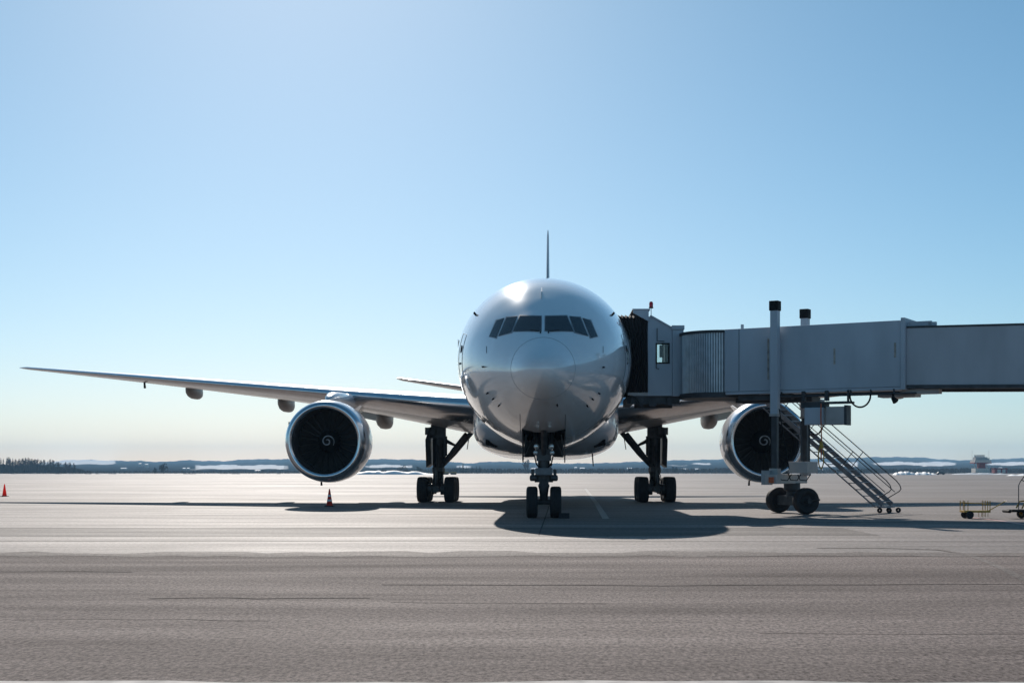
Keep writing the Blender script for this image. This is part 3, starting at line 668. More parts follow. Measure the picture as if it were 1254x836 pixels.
# round cab rotunda with vertical slats
RC = Vector((6.45, 12.2)); RR = 1.38
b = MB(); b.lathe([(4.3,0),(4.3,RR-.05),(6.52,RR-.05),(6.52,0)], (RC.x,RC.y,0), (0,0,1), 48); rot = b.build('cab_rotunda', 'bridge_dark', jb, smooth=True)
b = MB(); b.lathe([(6.52,0),(6.52,RR+.10),(6.60,RR+.10),(6.60,0)], (RC.x,RC.y,0), (0,0,1), 48); b.build('rotunda_roof', 'bridge_dark', rot, smooth=True)
b = MB(); b.lathe([(4.18,0),(4.18,RR+.08),(4.36,RR+.08),(4.36,0)], (RC.x,RC.y,0), (0,0,1), 48); b.build('rotunda_floor', 'bridge_dark', rot, smooth=True)
nsl = 26
for k in range(nsl):
    a0 = R(185)+R(100)*k/nsl; a1 = R(185)+R(100)*(k+1)/nsl
    p0 = RC+Vector((math.cos(a0),math.sin(a0)))*(RR-.02); p1 = RC+Vector((math.cos(a1),math.sin(a1)))*(RR-.02); am = (a0+a1)/2
    o = Vector((math.cos(am),math.sin(am)))*.045; pm0 = p0.lerp(p1,.25)+o; pm1 = p0.lerp(p1,.75)+o
    b = MB(); b.prism([(p0.x,p0.y,4.37),(pm0.x,pm0.y,4.37),(pm1.x,pm1.y,4.37),(p1.x,p1.y,4.37)], (0,0,2.14)); b.build('slat', 'slat', rot)
# cab
cy0, cy1 = 12.4, 16.3
def XD(px, D=53.6): return CX+(px-PX)*D/F
def ZD(py, D=53.6): return EYE+(PY-py)*D/F
xa, xb, xc, xd = XD(793.3), XD(796.8), XD(823), XD(837)
zf, zl, zr = ZD(480.5), ZD(387.5), ZD(402)
wx0, wx1, wz0, wz1 = XD(804.6), XD(818.4), ZD(443.5), ZD(421.5)
def topz(x): return zl if x <= xb else zl+(zr-zl)*(x-xb)/(xc-xb)
def wall(yf, name, wx0, wx1, wz0, wz1):
    b = MB(); t = .08
    def pr(poly): b.prism([(x,yf,z) for x,z in poly], (0,t,0))
    pr([(xa,zf),(wx0,zf),(wx0,topz(wx0)),(xb,zl),(xa,zl)])
    pr([(wx1,zf),(xc,zf),(xc,zr),(wx1,topz(wx1))])
    pr([(wx0,zf),(wx1,zf),(wx1,wz0),(wx0,wz0)]); pr([(wx0,wz1),(wx1,wz1),(wx1,topz(wx1)),(wx0,topz(wx0))])
    return b.build(name, 'bridge', jb)
BW = (wx0+.16, xc-.07, wz0+.18, zr-.08)
cabf = wall(cy0, 'cab_wall', wx0, wx1, wz0, wz1)
cabb = wall(cy1-.08, 'cab_wall', *BW)
b = MB(); b.prism([(xb,cy0-.05,zl),(xc,cy0-.05,zr),(xc,cy0-.05,zr+.05),(xb,cy0-.05,zl+.06)], (0,cy1-cy0+.1,0)); b.build('cab_roof', 'bridge', jb)
b = MB(); b.box((xa-.55,cy0-.02,zf-.12),(xc,cy1+.02,zf-.003)); b.build('cab_floor', 'bridge', jb)
b = MB(); b.box((xa-.6,cy0+.15,zf-.42),(xc+.3,cy0+.30,zf-.125)); b.box((xa-.3,cy1-.4,zf-.42),(xc+.3,cy1-.25,zf-.125)); b.box((xa-.75,cy0+.3,zf-.40),(xa-.5,cy1-.4,zf-.125)); b.box((xa+.3,cy0+.31,zf-.36),(xa+.5,cy1-.41,zf-.13))
b.prism([(xa-.45,cy0+.05,zf-.125),(xa-.1,cy0+.05,zf-.125),(xa-.2,cy0+.05,zf-.55)], (0,.08,0)); b.tube([(xa-.5,cy0+.1,zf-.2),(xa-.3,cy0+.02,zf-.5),(xa-.12,cy0+.1,zf-.25)], .025, 6); b.box((xa+.05,cy0+.02,zf-.5),(xa+.3,cy0+.12,zf-.3)); b.box((xa+.72,cy0+.02,zf-.46),(xa+.9,cy0+.12,zf-.2))
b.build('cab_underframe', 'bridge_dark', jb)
b = MB(); b.box((xa-.02,cy0+.08,zf),(xa+.04,cy0+.9,zl)); b.box((xa-.02,cy1-.9,zf),(xa+.04,cy1-.081,zl)); b.build('door_frame', 'bridge_dark', jb)
# window frame, pane, inner pillar
for yf, (wx0, wx1, wz0, wz1) in ((cy0-.02, (wx0, wx1, wz0, wz1)), (cy1-.10, BW)):
    b = MB(); w = .05
    for lo, hi in (((wx0-w,yf,wz0-w),(wx0,yf+.12,wz1+w)),((wx1,yf,wz0-w),(wx1+w,yf+.12,wz1+w)),((wx0,yf,wz0-w),(wx1,yf+.12,wz0)),((wx0,yf,wz1),(wx1,yf+.12,wz1+w))): b.box(lo, hi)
    wf = b.build('cab_window', 'black', jb)
    b = MB(); b.box((wx0,yf+.05,wz0),(wx1,yf+.062,wz1)); b.build('pane', 'pane', wf)
b = MB(); b.box((XD(809),cy0+.45,ZD(436)),(XD(812),cy0+.6,ZD(421))); b.box((XD(816),cy0+.3,zf),(XD(819),cy0+.8,zr-.05)); b.build('control_console', 'black', jb)
# pillar between cab and rotunda
b = MB(); b.box((xc+.01,cy0-.06,ZD(485)),(xd,cy0+.45,ZD(403.8))); pil = b.build('cab_pillar', 'bridge', jb, bevel=.015)
b = MB(); b.box((xc-.02,cy0-.10,ZD(403.6)),(xd+.03,cy0+.5,ZD(398.5))); b.build('pillar_cap', 'bridge', pil, bevel=.012)
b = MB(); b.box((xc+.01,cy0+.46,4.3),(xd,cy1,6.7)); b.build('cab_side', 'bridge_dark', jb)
# hood over the bellows
b = MB(); yh = cy0-.12
h = [(XD(775.2),ZD(383.5)),(XD(794.2),ZD(393.8)),(XD(794.2),ZD(379.8)),(XD(775.2),ZD(379.8))]
b.prism([(x,yh,z) for x,z in h], (0,.1,0)); b.prism([(x,cy1+.02,z) for x,z in h], (0,.1,0)); b.box((h[0][0]-.03,yh-.03,h[2][1]),(h[1][0]+.05,cy1+.15,h[2][1]+.04)); b.build('bellows_hood', 'bridge', jb)
# bellows: pleated black fabric hood
b = MB(); se = []; nf = 9; xfus = 3.13
for k in range(2*nf+1):
    t = k/(2*nf); o = .06 if k % 2 else -.02; se.append((t, o))
def bell_sec(t, o):
    x1 = xa+.01; pts = []
    for (yy_, zz_) in ((cy0-.02-o,zf+.02),(cy0-.02-o,5.4),(cy0+.0-o,6.3),(cy0-.02-o,ZD(389)+o),(cy0+.5,ZD(385.5)+o),(cy1-.5,ZD(385.5)+o),(cy1+.02+o,ZD(389)+o),(cy1+.02+o,5.4),(cy1+.02+o,zf+.02)):
        # the front edge follows the round of the fuselage
        dz = zz_-5.45; xf = math.sqrt(max(.2, 3.14**2-dz*dz)) if abs(dz) < 3 else 1.6
        pts.append(Vector((x1+(xf-x1)*t, yy_, zz_)))
    return pts
b.loft([bell_sec(t,o) for t,o in se], False); b.build('bellows', 'bellows', jb)
b = MB(); b.tube([bell_sec(1.0,.08)[i] for i in range(9)], .07, 8); b.build('bumper', 'black', jb)
b = MB(); b.box((3.08,cy0-.03,zf-.1),(xa,cy0+.1,zf+.0)); b.build('sill_bar', 'box_grey', jb)
# beacon, grab rails
b = MB(); b.lathe([(0,.012),(.32,.012)], (XD(797.6),cy0+.1,zl), (0,0,1), 8); b.lathe([(.32,.085),(.36,.085)],(XD(797.6),cy0+.1,zl),(0,0,1),16); bc = b.build('beacon', 'black', jb)
b = MB(); b.lathe([(.36,.07),(.5,.075),(.56,.05),(.57,0)], (XD(797.6),cy0+.1,zl), (0,0,1), 16); b.build('beacon_lens', 'redlens', bc, smooth=True)
b = MB(); b.tube([(XD(804.6),cy0-.05,ZD(402)),(XD(804.6),cy0-.05,ZD(417.5)),(XD(813.5),cy0-.05,ZD(418))], .014, 6); b.tube([(XD(803.6),cy0-.05,ZD(436)),(XD(803.6),cy0-.05,ZD(451)),(XD(807),cy0-.05,ZD(451.6))], .014, 6); b.build('grab_rail', 'black', jb)
# lift columns
for x, y in ((8.06,9.3),(9.56,11.85)):
    def box_at(b, hw, z0, z1, tp=1):
        c = [Vector((x,y,0))+Vector((tv.x*i+nv.x*j, tv.y*i+nv.y*j,0))*hw for i,j in ((-1,-1),(1,-1),(1,1),(-1,1))]
        b.hexa([p+Vector((0,0,z0)) for p in c]+[p+Vector((0,0,z1)) for p in c])
    b = MB(); box_at(b, .135, 3.5, 7.16); col = b.build('lift_column', 'bridge', jb, bevel=.012)
    b = MB(); box_at(b, .165, 7.12, 7.46); b.build('column_cap', 'black', col, bevel=.015)
    b = MB(); box_at(b, .155, 3.44, 3.52); b.build('column_collar', 'box_grey', col)
    b = MB(); box_at(b, .10, 1.42, 3.5); b.build('inner_column', 'bridge_dark', col)
    b = MB(); box_at(b, .16, 1.36, 1.62); b.build('column_foot', 'box_grey', col)
a0, a1 = Vector((7.85,8.95)), Vector((9.5,12.2))
b = MB(); b.beam((a0.x,a0.y,1.25),(a1.x,a1.y,1.25),.42,.34); car = b.build('wheel_carriage', 'box_grey', jb, bevel=.02)
b = MB(); b.box((.25,.3,1.46),(.95,1.4,1.86),T); b.build('motor_housing', 'box_grey', car, bevel=.02)
b = MB(); b.box((-.35,-.75,1.05),(-.05,-.45,1.55),T); b.build('drive_bracket', 'gear_light', car)
b = MB(); b.box((-.02,-.9,1.12),(.14,-.8,1.32),T); b.build('warning_lamp', 'orange', car)
b = MB()
for k in range(3): q = T((.1+.35*k,-.25,0)); b.tube([q+Vector((0,0,1.5-.05*k)), q+Vector((.08,-.02,1.22)), q+Vector((.3,-.03,1.2)), q+Vector((.45,0,1.42))], .018, 6)
b.build('carriage_cable', 'black', car)
wc = Vector((8.95,11.1,.47)); wa = Vector((.33,-1.0,0)).normalized()
b = MB(); b.lathe([(.55,.2),(.8,.2),(.85,.3),(1.1,.3)], (wc.x,wc.y,0), (0,0,1), 20); b.build('swivel_post', 'bridge_dark', car, smooth=True)
b = MB(); b.tube([wc-wa*1.35, wc+wa*1.35], .09, 12); b.beam(wc-wa*.8, wc+wa*.8, .36, .34); bog = b.build('wheel_axle', 'bridge_dark', jb, smooth=True)
for s in (-1,1): wheel(bog, wc+wa*s*1.05, wa, .47, .36, 'rubber')
b = MB(); b.tube([wc+wa*1.2,wc+wa*1.55+Vector((.25,0,.05))],.03,8); b.build('tow_eye','gear',bog)
# underframe pipes and hanging gear
b = MB()
b.tube([T((-.3,-.05,4.13)), T((4.9,-.05,4.13))], .035, 8); b.tube([T((-.3,.35,4.2)), T((4.2,.35,4.2))], .03, 8)
for s in (.1,.9,1.75,2.6,3.3,4.1): b.box((s,-.05,4.1),(s+.05,.05,4.30),T)
b.box((-1.6,.2,4.05),(.4,.5,4.25),T); b.box((-2.0,.9,4.0),(.9,1.8,4.18),T)
b.build('cable_tray', 'bridge_dark', jb)
b = MB(); b.box((.88,-.1,3.95),(1.0,.06,4.3),T); b.box((1.72,-.1,3.95),(1.84,.06,4.3),T); b.box((.85,-.12,3.85),(2.62,.4,3.92),T); b.box((2.52,-.12,3.92),(2.58,-.04,4.3),T); b.box((.85,-.1,3.72),(1.75,.3,3.85),T); b.build('hanger_frame', 'bridge_dark', jb)
b = MB(); b.box((1.02,-.2,3.12),(1.70,.2,3.72),T); cb = b.build('control_cabinet', 'bridge', jb, bevel=.02)
b = MB(); b.box((1.06,-.215,3.16),(1.66,-.2,3.68),T); b.build('cabinet_door', 'bridge', cb)
b = MB(); b.box((1.80,-.2,3.12),(2.52,.25,3.74),T); cb2 = b.build('junction_cabinet', 'box_grey', jb, bevel=.015)
b = MB(); b.box((2.45,-.215,3.10),(2.54,.26,3.78),T); b.build('cabinet_edge', 'bridge_dark', cb2)
b = MB(); b.tube([T((1.66,-.3,3.85)), T((1.66,-.32,3.4)), T((1.68,-.3,2.6)), T((1.66,-.3,1.95))], .022, 8); b.build('orange_cable', 'orange', jb)
b = MB(); b.tube([T((1.66,-.3,2.55)), T((1.68,-.3,2.3))], [.05,.08], 10); b.tube([T((1.66+.1*math.cos(a),-.3,2.0+.38*math.sin(a))) for a in [R(100+20*k) for k in range(16)]], .022, 8); b.build('plug_lead', 'yellow', jb)
b = MB(); b.tube([T((1.45+.26*math.cos(a),-.25,3.12+.33*math.sin(a))) for a in [R(180+15*k) for k in range(13)]], .022, 8); b.build('cable_loop', 'black', jb)
b = MB(); b.tube([T((2.98+.36*math.cos(a),-.1,4.10+.40*math.sin(a))) for a in [R(175+190*k/16) for k in range(17)]], .03, 8); b.build('hose_loop', 'black', jb)
b = MB(); b.beam(T((4.12,-.1,4.15)), T((4.12,-.1,3.98)), .06, .06); b.tube([T((4.10,-.1,4.0)), T((4.22,-.14,3.86))], [.06,.11], 12); b.build('flood_lamp', 'black', jb, smooth=True)
b = MB(); b.tube([T((.18,-.42,3.7)), T((.55,-.42,1.6))], .018, 6); b.tube([T((-.15,-.3,4.2)),T((-.18,-.3,3.2)),T((-.15,-.3,1.6))], .02, 6); b.build('drop_cable', 'black', jb)
b = MB(); b.tube([T((.95,.5,1.86)),T((.95,.5,3.2)),T((.9,.5,3.36)),T((.7,.5,3.36)),T((.65,.5,3.2)),T((.65,.5,1.86))], .03, 8); b.build('guard_hoop', 'bridge_dark', jb)
# service stairs
sb, stp = Vector((12.35,11.6,.30)), Vector((8.45,14.5,4.25)); hd = Vector((sb.x-stp.x, sb.y-stp.y, 0)).normalized(); pr = Vector((-hd.y, hd.x, 0))
if pr.y < 0: pr = -pr
sw = .82; up = Vector((0,0,1)); sd = (sb-stp).normalized(); sn = sd.cross(pr).normalized(); sn = sn if sn.z > 0 else -sn
def S(t, q, h=0): return stp.lerp(sb, t)+pr*q+sn*h
b = MB(); b.beam(S(0,0), S(1,0), .05, .17); b.beam(S(0,sw), S(1,sw), .05, .17); stairs = b.build('service_stair', 'stair', jb)
nt_ = 17
for k in range(nt_):
    t = (k+.5)/nt_; c = S(t, sw/2); b = MB(); e = pr*(sw/2-.03); w = hd*.12
    b.hexa([c-e-w-up*.02, c-e+w-up*.02, c+e+w-up*.02, c+e-w-up*.02, c-e-w+up*.02, c-e+w+up*.02, c+e+w+up*.02, c+e-w+up*.02]); b.build('tread', 'stair', stairs)
for q in (-.03, sw+.03):
    b = MB()
    pts = [S(0,q,.78), S(.93,q,.78), S(.965,q,.74), S(.985,q,.66), S(.985,q,.55), S(.955,q,.06)]
    b.tube(pts, .019, 7); b.tube([S(0,q,.42), S(.965,q,.42)], .016, 7)
    for t in (.08,.36,.66): b.tube([S(t,q,.06), S(t,q,.78)], .016, 7)
    b.build('handrail', 'bridge_dark', stairs)
b = MB(); b.tube([S(.02,0,-.26), S(.97,0,-.26), S(1,0,-.08)], .028, 7)
for k in range(nt_):
    t = (k+.5)/nt_; p0 = S(t,0,-.04); p1 = p0-hd*.33; b.beam(p0, p1, .05, .03)
b.build('lower_chord', 'stair', stairs)
b = MB(); e0 = S(1,-.05); e1 = S(1,sw+.05); b.beam(Vector((e0.x,e0.y,.22))-hd*.05, Vector((e1.x,e1.y,.22))-hd*.05, .3, .07); b.build('stair_base', 'stair', stairs)
for dq, dh in ((0,-.12),(sw,-.12),(0,.25),(sw,.25)):
    c = S(1,dq); c = Vector((c.x,c.y,.095))+hd*dh; b = MB(); b.lathe([(-.035,.03),(-.035,.09),(-.025,.097),(.025,.097),(.035,.09),(.035,.03)], c, pr, 18); b.build('caster', 'rubber', stairs, smooth=True)
b = MB(); b.box((-.6,W+.02,4.10),(.4,W+1.0,4.18),T); b.build('stair_landing', 'stair', jb)
b = MB()
for s in (-.6,.4): b.tube([T((s,W+1.0,4.18)),T((s,W+1.0,5.2))],.022,7)
b.tube([T((-.6,W+1.0,5.2)),T((.4,W+1.0,5.2))],.022,7); b.tube([T((-.6,W+1.0,4.7)),T((.4,W+1.0,4.7))],.018,7); b.build('landing_rail', 'bridge_dark', jb)

# ------------------------------------------------------------------ CONES
def cone(px, py, lab):
    D = GD(py); x = CX+(px-PX)*D/F; y = D+CY
    r = thing('traffic_cone', (x,y,0), lab, 'traffic cone', 'traffic cones on the apron')
    b = MB(); b.lathe([(.03,.15),(.05,.135),(.74,.028),(.76,.02),(.76,0)], (x,y,0), (0,0,1), 24); b.build('cone_body', 'red', r, smooth=True)
    b = MB(); b.box((x-.2,y-.2,0),(x+.2,y+.2,.035)); b.build('cone_base', 'rubber', r, bevel=.012)
    return r, x, y
r, x, y = cone(403.5, 619.6, 'red traffic cone with white bands below the left engine')
for z0, z1 in ((.22,.30),(.42,.50)):
    f = lambda z: .135+(.028-.135)*(z-.05)/.69
    b = MB(); b.lathe([(z0,f(z0)+.002),(z0,f(z0)+.004),(z1,f(z1)+.004),(z1,f(z1)+.002)], (x,y,0), (0,0,1), 24); b.build('white_band', 'white', r, smooth=True)
cone(5.5, 607.6, 'plain red traffic cone at the far left edge of the apron')

# ------------------------------------------------------------------ yellow hand cart and trolley
D0 = 46.6
def XC(px): return CX+(px-PX)*D0/F
def ZC(py): return EYE+(PY-py)*D0/F
yc = D0+CY
ct = thing('hand_cart', (XC(1194),yc,0), 'small yellow tube framed hand cart with its drawbar raised', 'cart')
b = MB(); b.box((XC(1178),yc-.28,ZC(627)),(XC(1210),yc+.28,ZC(624.6))); dk = b.build('deck', 'yellow', ct, bevel=.008)
for px in (1178.6,1182.5,1206.5,1209.4):
    for q in (-.26,.26):
        b = MB(); b.tube([(XC(px),yc+q,ZC(625)),(XC(px),yc+q,ZC(612.6))], .013, 7); b.build('post', 'yellow', ct)
for q in (-.26,.26):
    b = MB(); b.tube([(XC(1178.6),yc+q,ZC(615.2)),(XC(1209.4),yc+q,ZC(616.6))], .014, 7); b.build('side_rail', 'yellow', ct)
    wheel(ct, (XC(1184.6),yc+q*1.1,.125), (0,1,0), .125, .07, 'rubber')
    b = MB()
    for px in (1201,1204.5,1207.5): b.tube([(XC(px),yc+q*.8,ZC(626)),(XC(px),yc+q*.8,ZC(632.5))], .009, 6)
    b.build('leg', 'yellow', ct)
b = MB(); b.tube([(XC(1209),yc,ZC(626)),(XC(1231.5),yc,ZC(613.2))], .017, 8); b.tube([(XC(1231.5),yc-.10,ZC(613.2)),(XC(1231.5),yc+.10,ZC(613.2))], .010, 7); b.build('drawbar', 'yellow', ct)
tr = thing('service_trolley', (XC(1262),yc,0), 'black service trolley with yellow hubs and tall bent handle at the right edge', 'trolley')
b = MB(); b.box((XC(1236),yc-.3,ZC(626.5)),(XC(1290),yc+.3,ZC(623.4))); b.tube([(XC(1233),yc-.33,ZC(625.5)),(XC(1233),yc+.33,ZC(625.5))], .055, 10); b.build('chassis', 'black', tr, bevel=.01)
q = -.1
b = MB(); b.tube([(XC(1246.2),yc+q,ZC(624)),(XC(1246.2),yc+q,ZC(594)),(XC(1248.5),yc+q,ZC(589)),(XC(1254),yc+q,ZC(581.5)),(XC(1262),yc+q,ZC(576))], .015, 8); b.tube([(XC(1250),yc+q,ZC(587.5)),(XC(1264),yc+q,ZC(594))], .014, 7); b.tube([(XC(1264),yc+q,ZC(594)),(XC(1264),yc+q,ZC(624))], .015, 7); b.build('handle_frame', 'bridge_dark', tr)
for q in (-.28,.28):
    b = MB(); b.tube([(XC(1248),yc+q,ZC(622)),(XC(1252),yc+q,ZC(614)),(XC(1262),yc+q,ZC(612.5))], .025, 8); b.build('lift_arm', 'yellow', tr)
    for px in (1254.5, 1282): wheel(tr, (XC(px),yc+q*1.1,.15), (0,1,0), .15, .09, 'yellow')

# ------------------------------------------------------------------ far airfield objects
def tree_spruce(px, py_top, D, lab, w=.2, grp=None, cat='tree', name='spruce_tree'):
    p = P(px, PY, D); h = (PY-py_top)*D/F+EYE; x, y = p.x, p.y
    r = thing(name, (x,y,0), lab, cat, grp)
    b = MB(); b.tube([(x,y,-.2),(x,y,h*.5),(x,y,h*.97)], [h*.016,h*.01,h*.002], 6); b.build('trunk', 'bark', r)
    b = MB(); rng = random.Random(int(px*31+py_top*7))
    for k in range(230):
        t = rng.random()**.8; z = h*(.08+.92*t); rad = h*w*(1-t)**.85*(.35+.75*rng.random()); a = rng.random()*6.283
        c = Vector((x+rad*math.cos(a), y+rad*math.sin(a), z-rad*.25)); s = h*.045*(1.25-t)
        o = Vector((math.cos(a),math.sin(a),-.35)); q = Vector((-math.sin(a),math.cos(a),0))
        v = [b.bm.verts.new(c+o*s*1.5), b.bm.verts.new(c-o*s*.8+q*s*.8), b.bm.verts.new(c-o*s*.8-q*s*.8), b.bm.verts.new(c+Vector((0,0,s*.8)))]
        b.bm.faces.new((v[0],v[1],v[3])); b.bm.faces.new((v[0],v[3],v[2])); b.bm.faces.new((v[0],v[2],v[1]))
    b.build('crown', 'spruce', r); return r
def tree_bare(px, py_top, D, lab, spread=.35, grp=None, name='bare_tree', lean=0, dens=1.0):
    p = P(px, PY, D); h = (PY-py_top)*D/F+EYE; x, y = p.x, p.y
    r = thing(name, (x,y,0), lab, 'tree', grp); rng = random.Random(int(px*17+py_top*13))
    b = MB(); b.tube([(x,y,-.2),(x+lean*h*.3,y,h*.45),(x+lean*h*.5,y,h*.8)], [h*.02,h*.014,h*.007], 6); b.build('trunk', 'bark', r)
    b = MB()
    for k in range(int(42*dens)):
        t = .3+.6*rng.random(); a = rng.random()*6.283; base = Vector((x+lean*h*.5*t,y,h*t)); L = h*spread*(1.05-t)*(.6+.7*rng.random())
        d = Vector((math.cos(a),math.sin(a),.9+.6*rng.random())).normalized(); e = base+d*L
        if e.z > h: e.z = h
        b.tube([base,(base+e)/2+Vector((0,0,L*.06)),e], [h*.012,h*.010,h*.006], 4)
        for j in range(7):
            tt = .3+.7*rng.random(); s0 = base.lerp(e,tt); d2 = (d+Vector((rng.uniform(-.8,.8),rng.uniform(-.8,.8),rng.uniform(-.1,.7)))).normalized(); b.tube([s0,s0+d2*L*.4*(.5+rng.random()*.6)], [h*.009,h*.005], 3, False)
    b.build('crown', 'twig', r); return r
def tree_bush(px, py_top, D, wpx, lab, m='twig', name='round_tree', grp=None, n_=420):
    p = P(px, PY, D); h = (PY-py_top)*D/F+EYE; x, y = p.x, p.y; w = wpx*D/F/2
    r = thing(name, (x,y,0), lab, 'tree', grp); rng = random.Random(int(px*11+py_top))
    b = MB(); b.tube([(x,y,-.2),(x,y,h*.7)], [h*.03,h*.008], 6)
    for k in range(5): a = k*1.3; b.tube([(x,y,h*(.2+.1*k)),(x+w*.6*math.cos(a),y+w*.6*math.sin(a),h*(.45+.1*k))], [h*.012,h*.004], 5)
    b.build('trunk', 'bark', r); b = MB(); lob = [(rng.uniform(-.55,.55),rng.uniform(-.5,.5),rng.uniform(.3,.75),rng.uniform(.28,.45)) for _ in range(8)]
    for k in range(n_):
        lx,ly,lz,lr = lob[k%8]; d = Vector((rng.gauss(0,1),rng.gauss(0,1),rng.gauss(0,1))).normalized()*(.5+.55*rng.random()); c = Vector((x+(lx+d.x*lr)*w, y+(ly+d.y*lr)*w, max(.2,h*(lz+d.z*lr*.6)))); s = h*.05*(.5+rng.random())
        if c.z > h: c.z = h-.1
        u = Vector((rng.gauss(0,1),rng.gauss(0,1),rng.gauss(0,1))).normalized(); q = u.orthogonal().normalized()*s; w2 = u.cross(q)
        b.bm.faces.new([b.bm.verts.new(c+q), b.bm.verts.new(c-q*.5+w2*.8), b.bm.verts.new(c-q*.5-w2*.8)])
    b.build('crown', m, r); return r
GL = 'trees of the wood at the left edge'
ORD = 'first second third fourth fifth sixth seventh eighth ninth tenth eleventh'.split()
so_ = sorted((1,4,8.5,12,15.5,29,42,48,26)); bo_ = sorted((10.8,19,23.5,27.5,31,35,39,42.5,46,50,54))
for px, top in ((1,560.5),(4,561),(8.5,559.5),(12,560),(15.5,561),(29,566),(42,567),(48,568),(26,567)):
    tree_spruce(px, top, 1240+random.uniform(-25,25), f'dark spruce, {ORD[so_.index(px)]} spruce from the left in the left wood', .13, GL)
tree_spruce(58, 564.2, 1210, 'dark pointed spruce standing out in front of the left wood', .22, GL)
tree_spruce(91, 569, 1215, 'short dark spruce at the right end of the left wood', .16, GL)
for px, top in ((10.8,558),(19,561),(23.5,560.5),(27.5,559.5),(31,558.5),(35,559),(39,560),(42.5,560.5),(46,560.5),(50,562),(54,562)):
    tree_bare(px, top, 1250+random.uniform(-25,25), f'thin bare tree, {ORD[bo_.index(px)]} bare tree from the left above the left wood', .42, GL)
tree_bare(61.5, 561, 1240, 'bare tree just right of the pointed spruce', .4, GL); tree_bare(65, 562, 1235, 'bare wide topped tree right of the pointed spruce', .45, GL)
tree_bare(71, 565, 1240, 'low spreading bare tree near the right end of the wood', .6, GL); tree_bare(80.5, 564.5, 1225, 'bare tree standing alone right of the left wood', .45, GL)
tree_bare(85.5, 565, 1225, 'bare tree with a tall crown at the end of the left wood', .42, GL); tree_bare(90.5, 566, 1220, 'last slim bare tree at the end of the left wood', .38, GL)
def wood_strip(x0, x1, D, tops, name, n_):
    b = MB(); rng = random.Random(int(x0*3+x1))
    xs = [a for a,_ in tops]; ts = [c for _,c in tops]
    for k in range(n_):
        px = rng.uniform(x0,x1); d = D+rng.uniform(0,90); top = pchip(xs,ts,px)+rng.uniform(-1.6,1.6); h = max(.6,(PY-top)*d/F+EYE); p = P(px,PY,d); w = h*rng.uniform(.15,.45)
        for j in range(2):
            a = rng.random()*3.14; o = Vector((math.cos(a),math.sin(a),0))*w; z0 = rng.uniform(-.3,h*.5)
            b.bm.faces.new([b.bm.verts.new((p.x-o.x,p.y-o.y,z0)),b.bm.verts.new((p.x+o.x,p.y+o.y,z0)),b.bm.verts.new((p.x+o.x*.3,p.y+o.y*.3,h)),b.bm.verts.new((p.x-o.x*.2,p.y-o.y*.2,h*.93))])
    tag(b.build(name,'wood',None,kind='stuff'), {'thicket':'dense dark undergrowth between the trunks of the left wood','tree_belt':'long dark belt of far trees along the end of the airfield'}[name], 'wood')
wood_strip(-40, 112, 1225, [(-40,568.5),(0,569.5),(20,570),(45,570.5),(70,572),(95,574),(103,576.4),(112,577.6)], 'thicket', 1300)
wood_strip(-300, 1700, 1380, [(-300,573),(0,576),(112,577.2),(190,577.2),(440,577.2),(470,576),(520,575),(560,573.8),(600,574.5),(640,574.6),(700,574.6),(800,573.8),(850,574.5),(900,573.5),(960,574),(1000,575),(1080,574.6),(1150,574.4),(1200,573.6),(1254,574),(1400,573),(1700,572)], 'tree_belt', 6500)
tree_bush(200, 566, 1180, 13, 'broad dark tree standing alone left of the engine', 'spruce', 'pine_tree'); tree_bush(189.5, 570.5, 1190, 5, 'small dark tree beside the broad lone tree at left', 'spruce', 'pine_tree')
for px, top, w, lab in ((470,573,10,'low grey bush like tree behind the left snow heap'),(492,569,18,'broad bare round tree behind the left snow heap'),(513,570,10,'dark round tree just left of the left main gear')): tree_bush(px, top, 1290, w, lab, 'twig' if px < 500 else 'spruce')
for px, top, lab in ((563,570,'first small spruce right of the left main gear'),(567,567,'tall spruce right of the left main gear'),(571,570.5,'third spruce right of the left main gear'),(578,570.5,'slim spruce between the tall spruce and the round pair'),(583.5,570,'left tree of the dark pair under the belly'),(587.5,570,'right tree of the dark pair under the belly')): tree_spruce(px, top, 1300, lab, .2)
tree_bare(643.5, 563, 1260, 'tall bare tree seen left of the nose gear strut', .45, dens=.8); tree_bare(646.5, 561, 1270, 'tallest bare tree close left of the nose gear strut', .4, dens=.8)
tree_bush(826, 569.8, 1300, 9, 'round dark tree right of the right main gear', 'spruce'); tree_bush(817, 572, 1320, 8, 'pale bare bush left of the round dark tree', 'twig'); tree_bush(770.5, 571.6, 1300, 4, 'small dark bush left of the right main gear', 'spruce')
for px, top in ((895,570.5),(888,572)): tree_bush(px, top, 1330, 9, 'bare round tree left of the right engine' if px > 890 else 'lower bare tree left of the right engine')
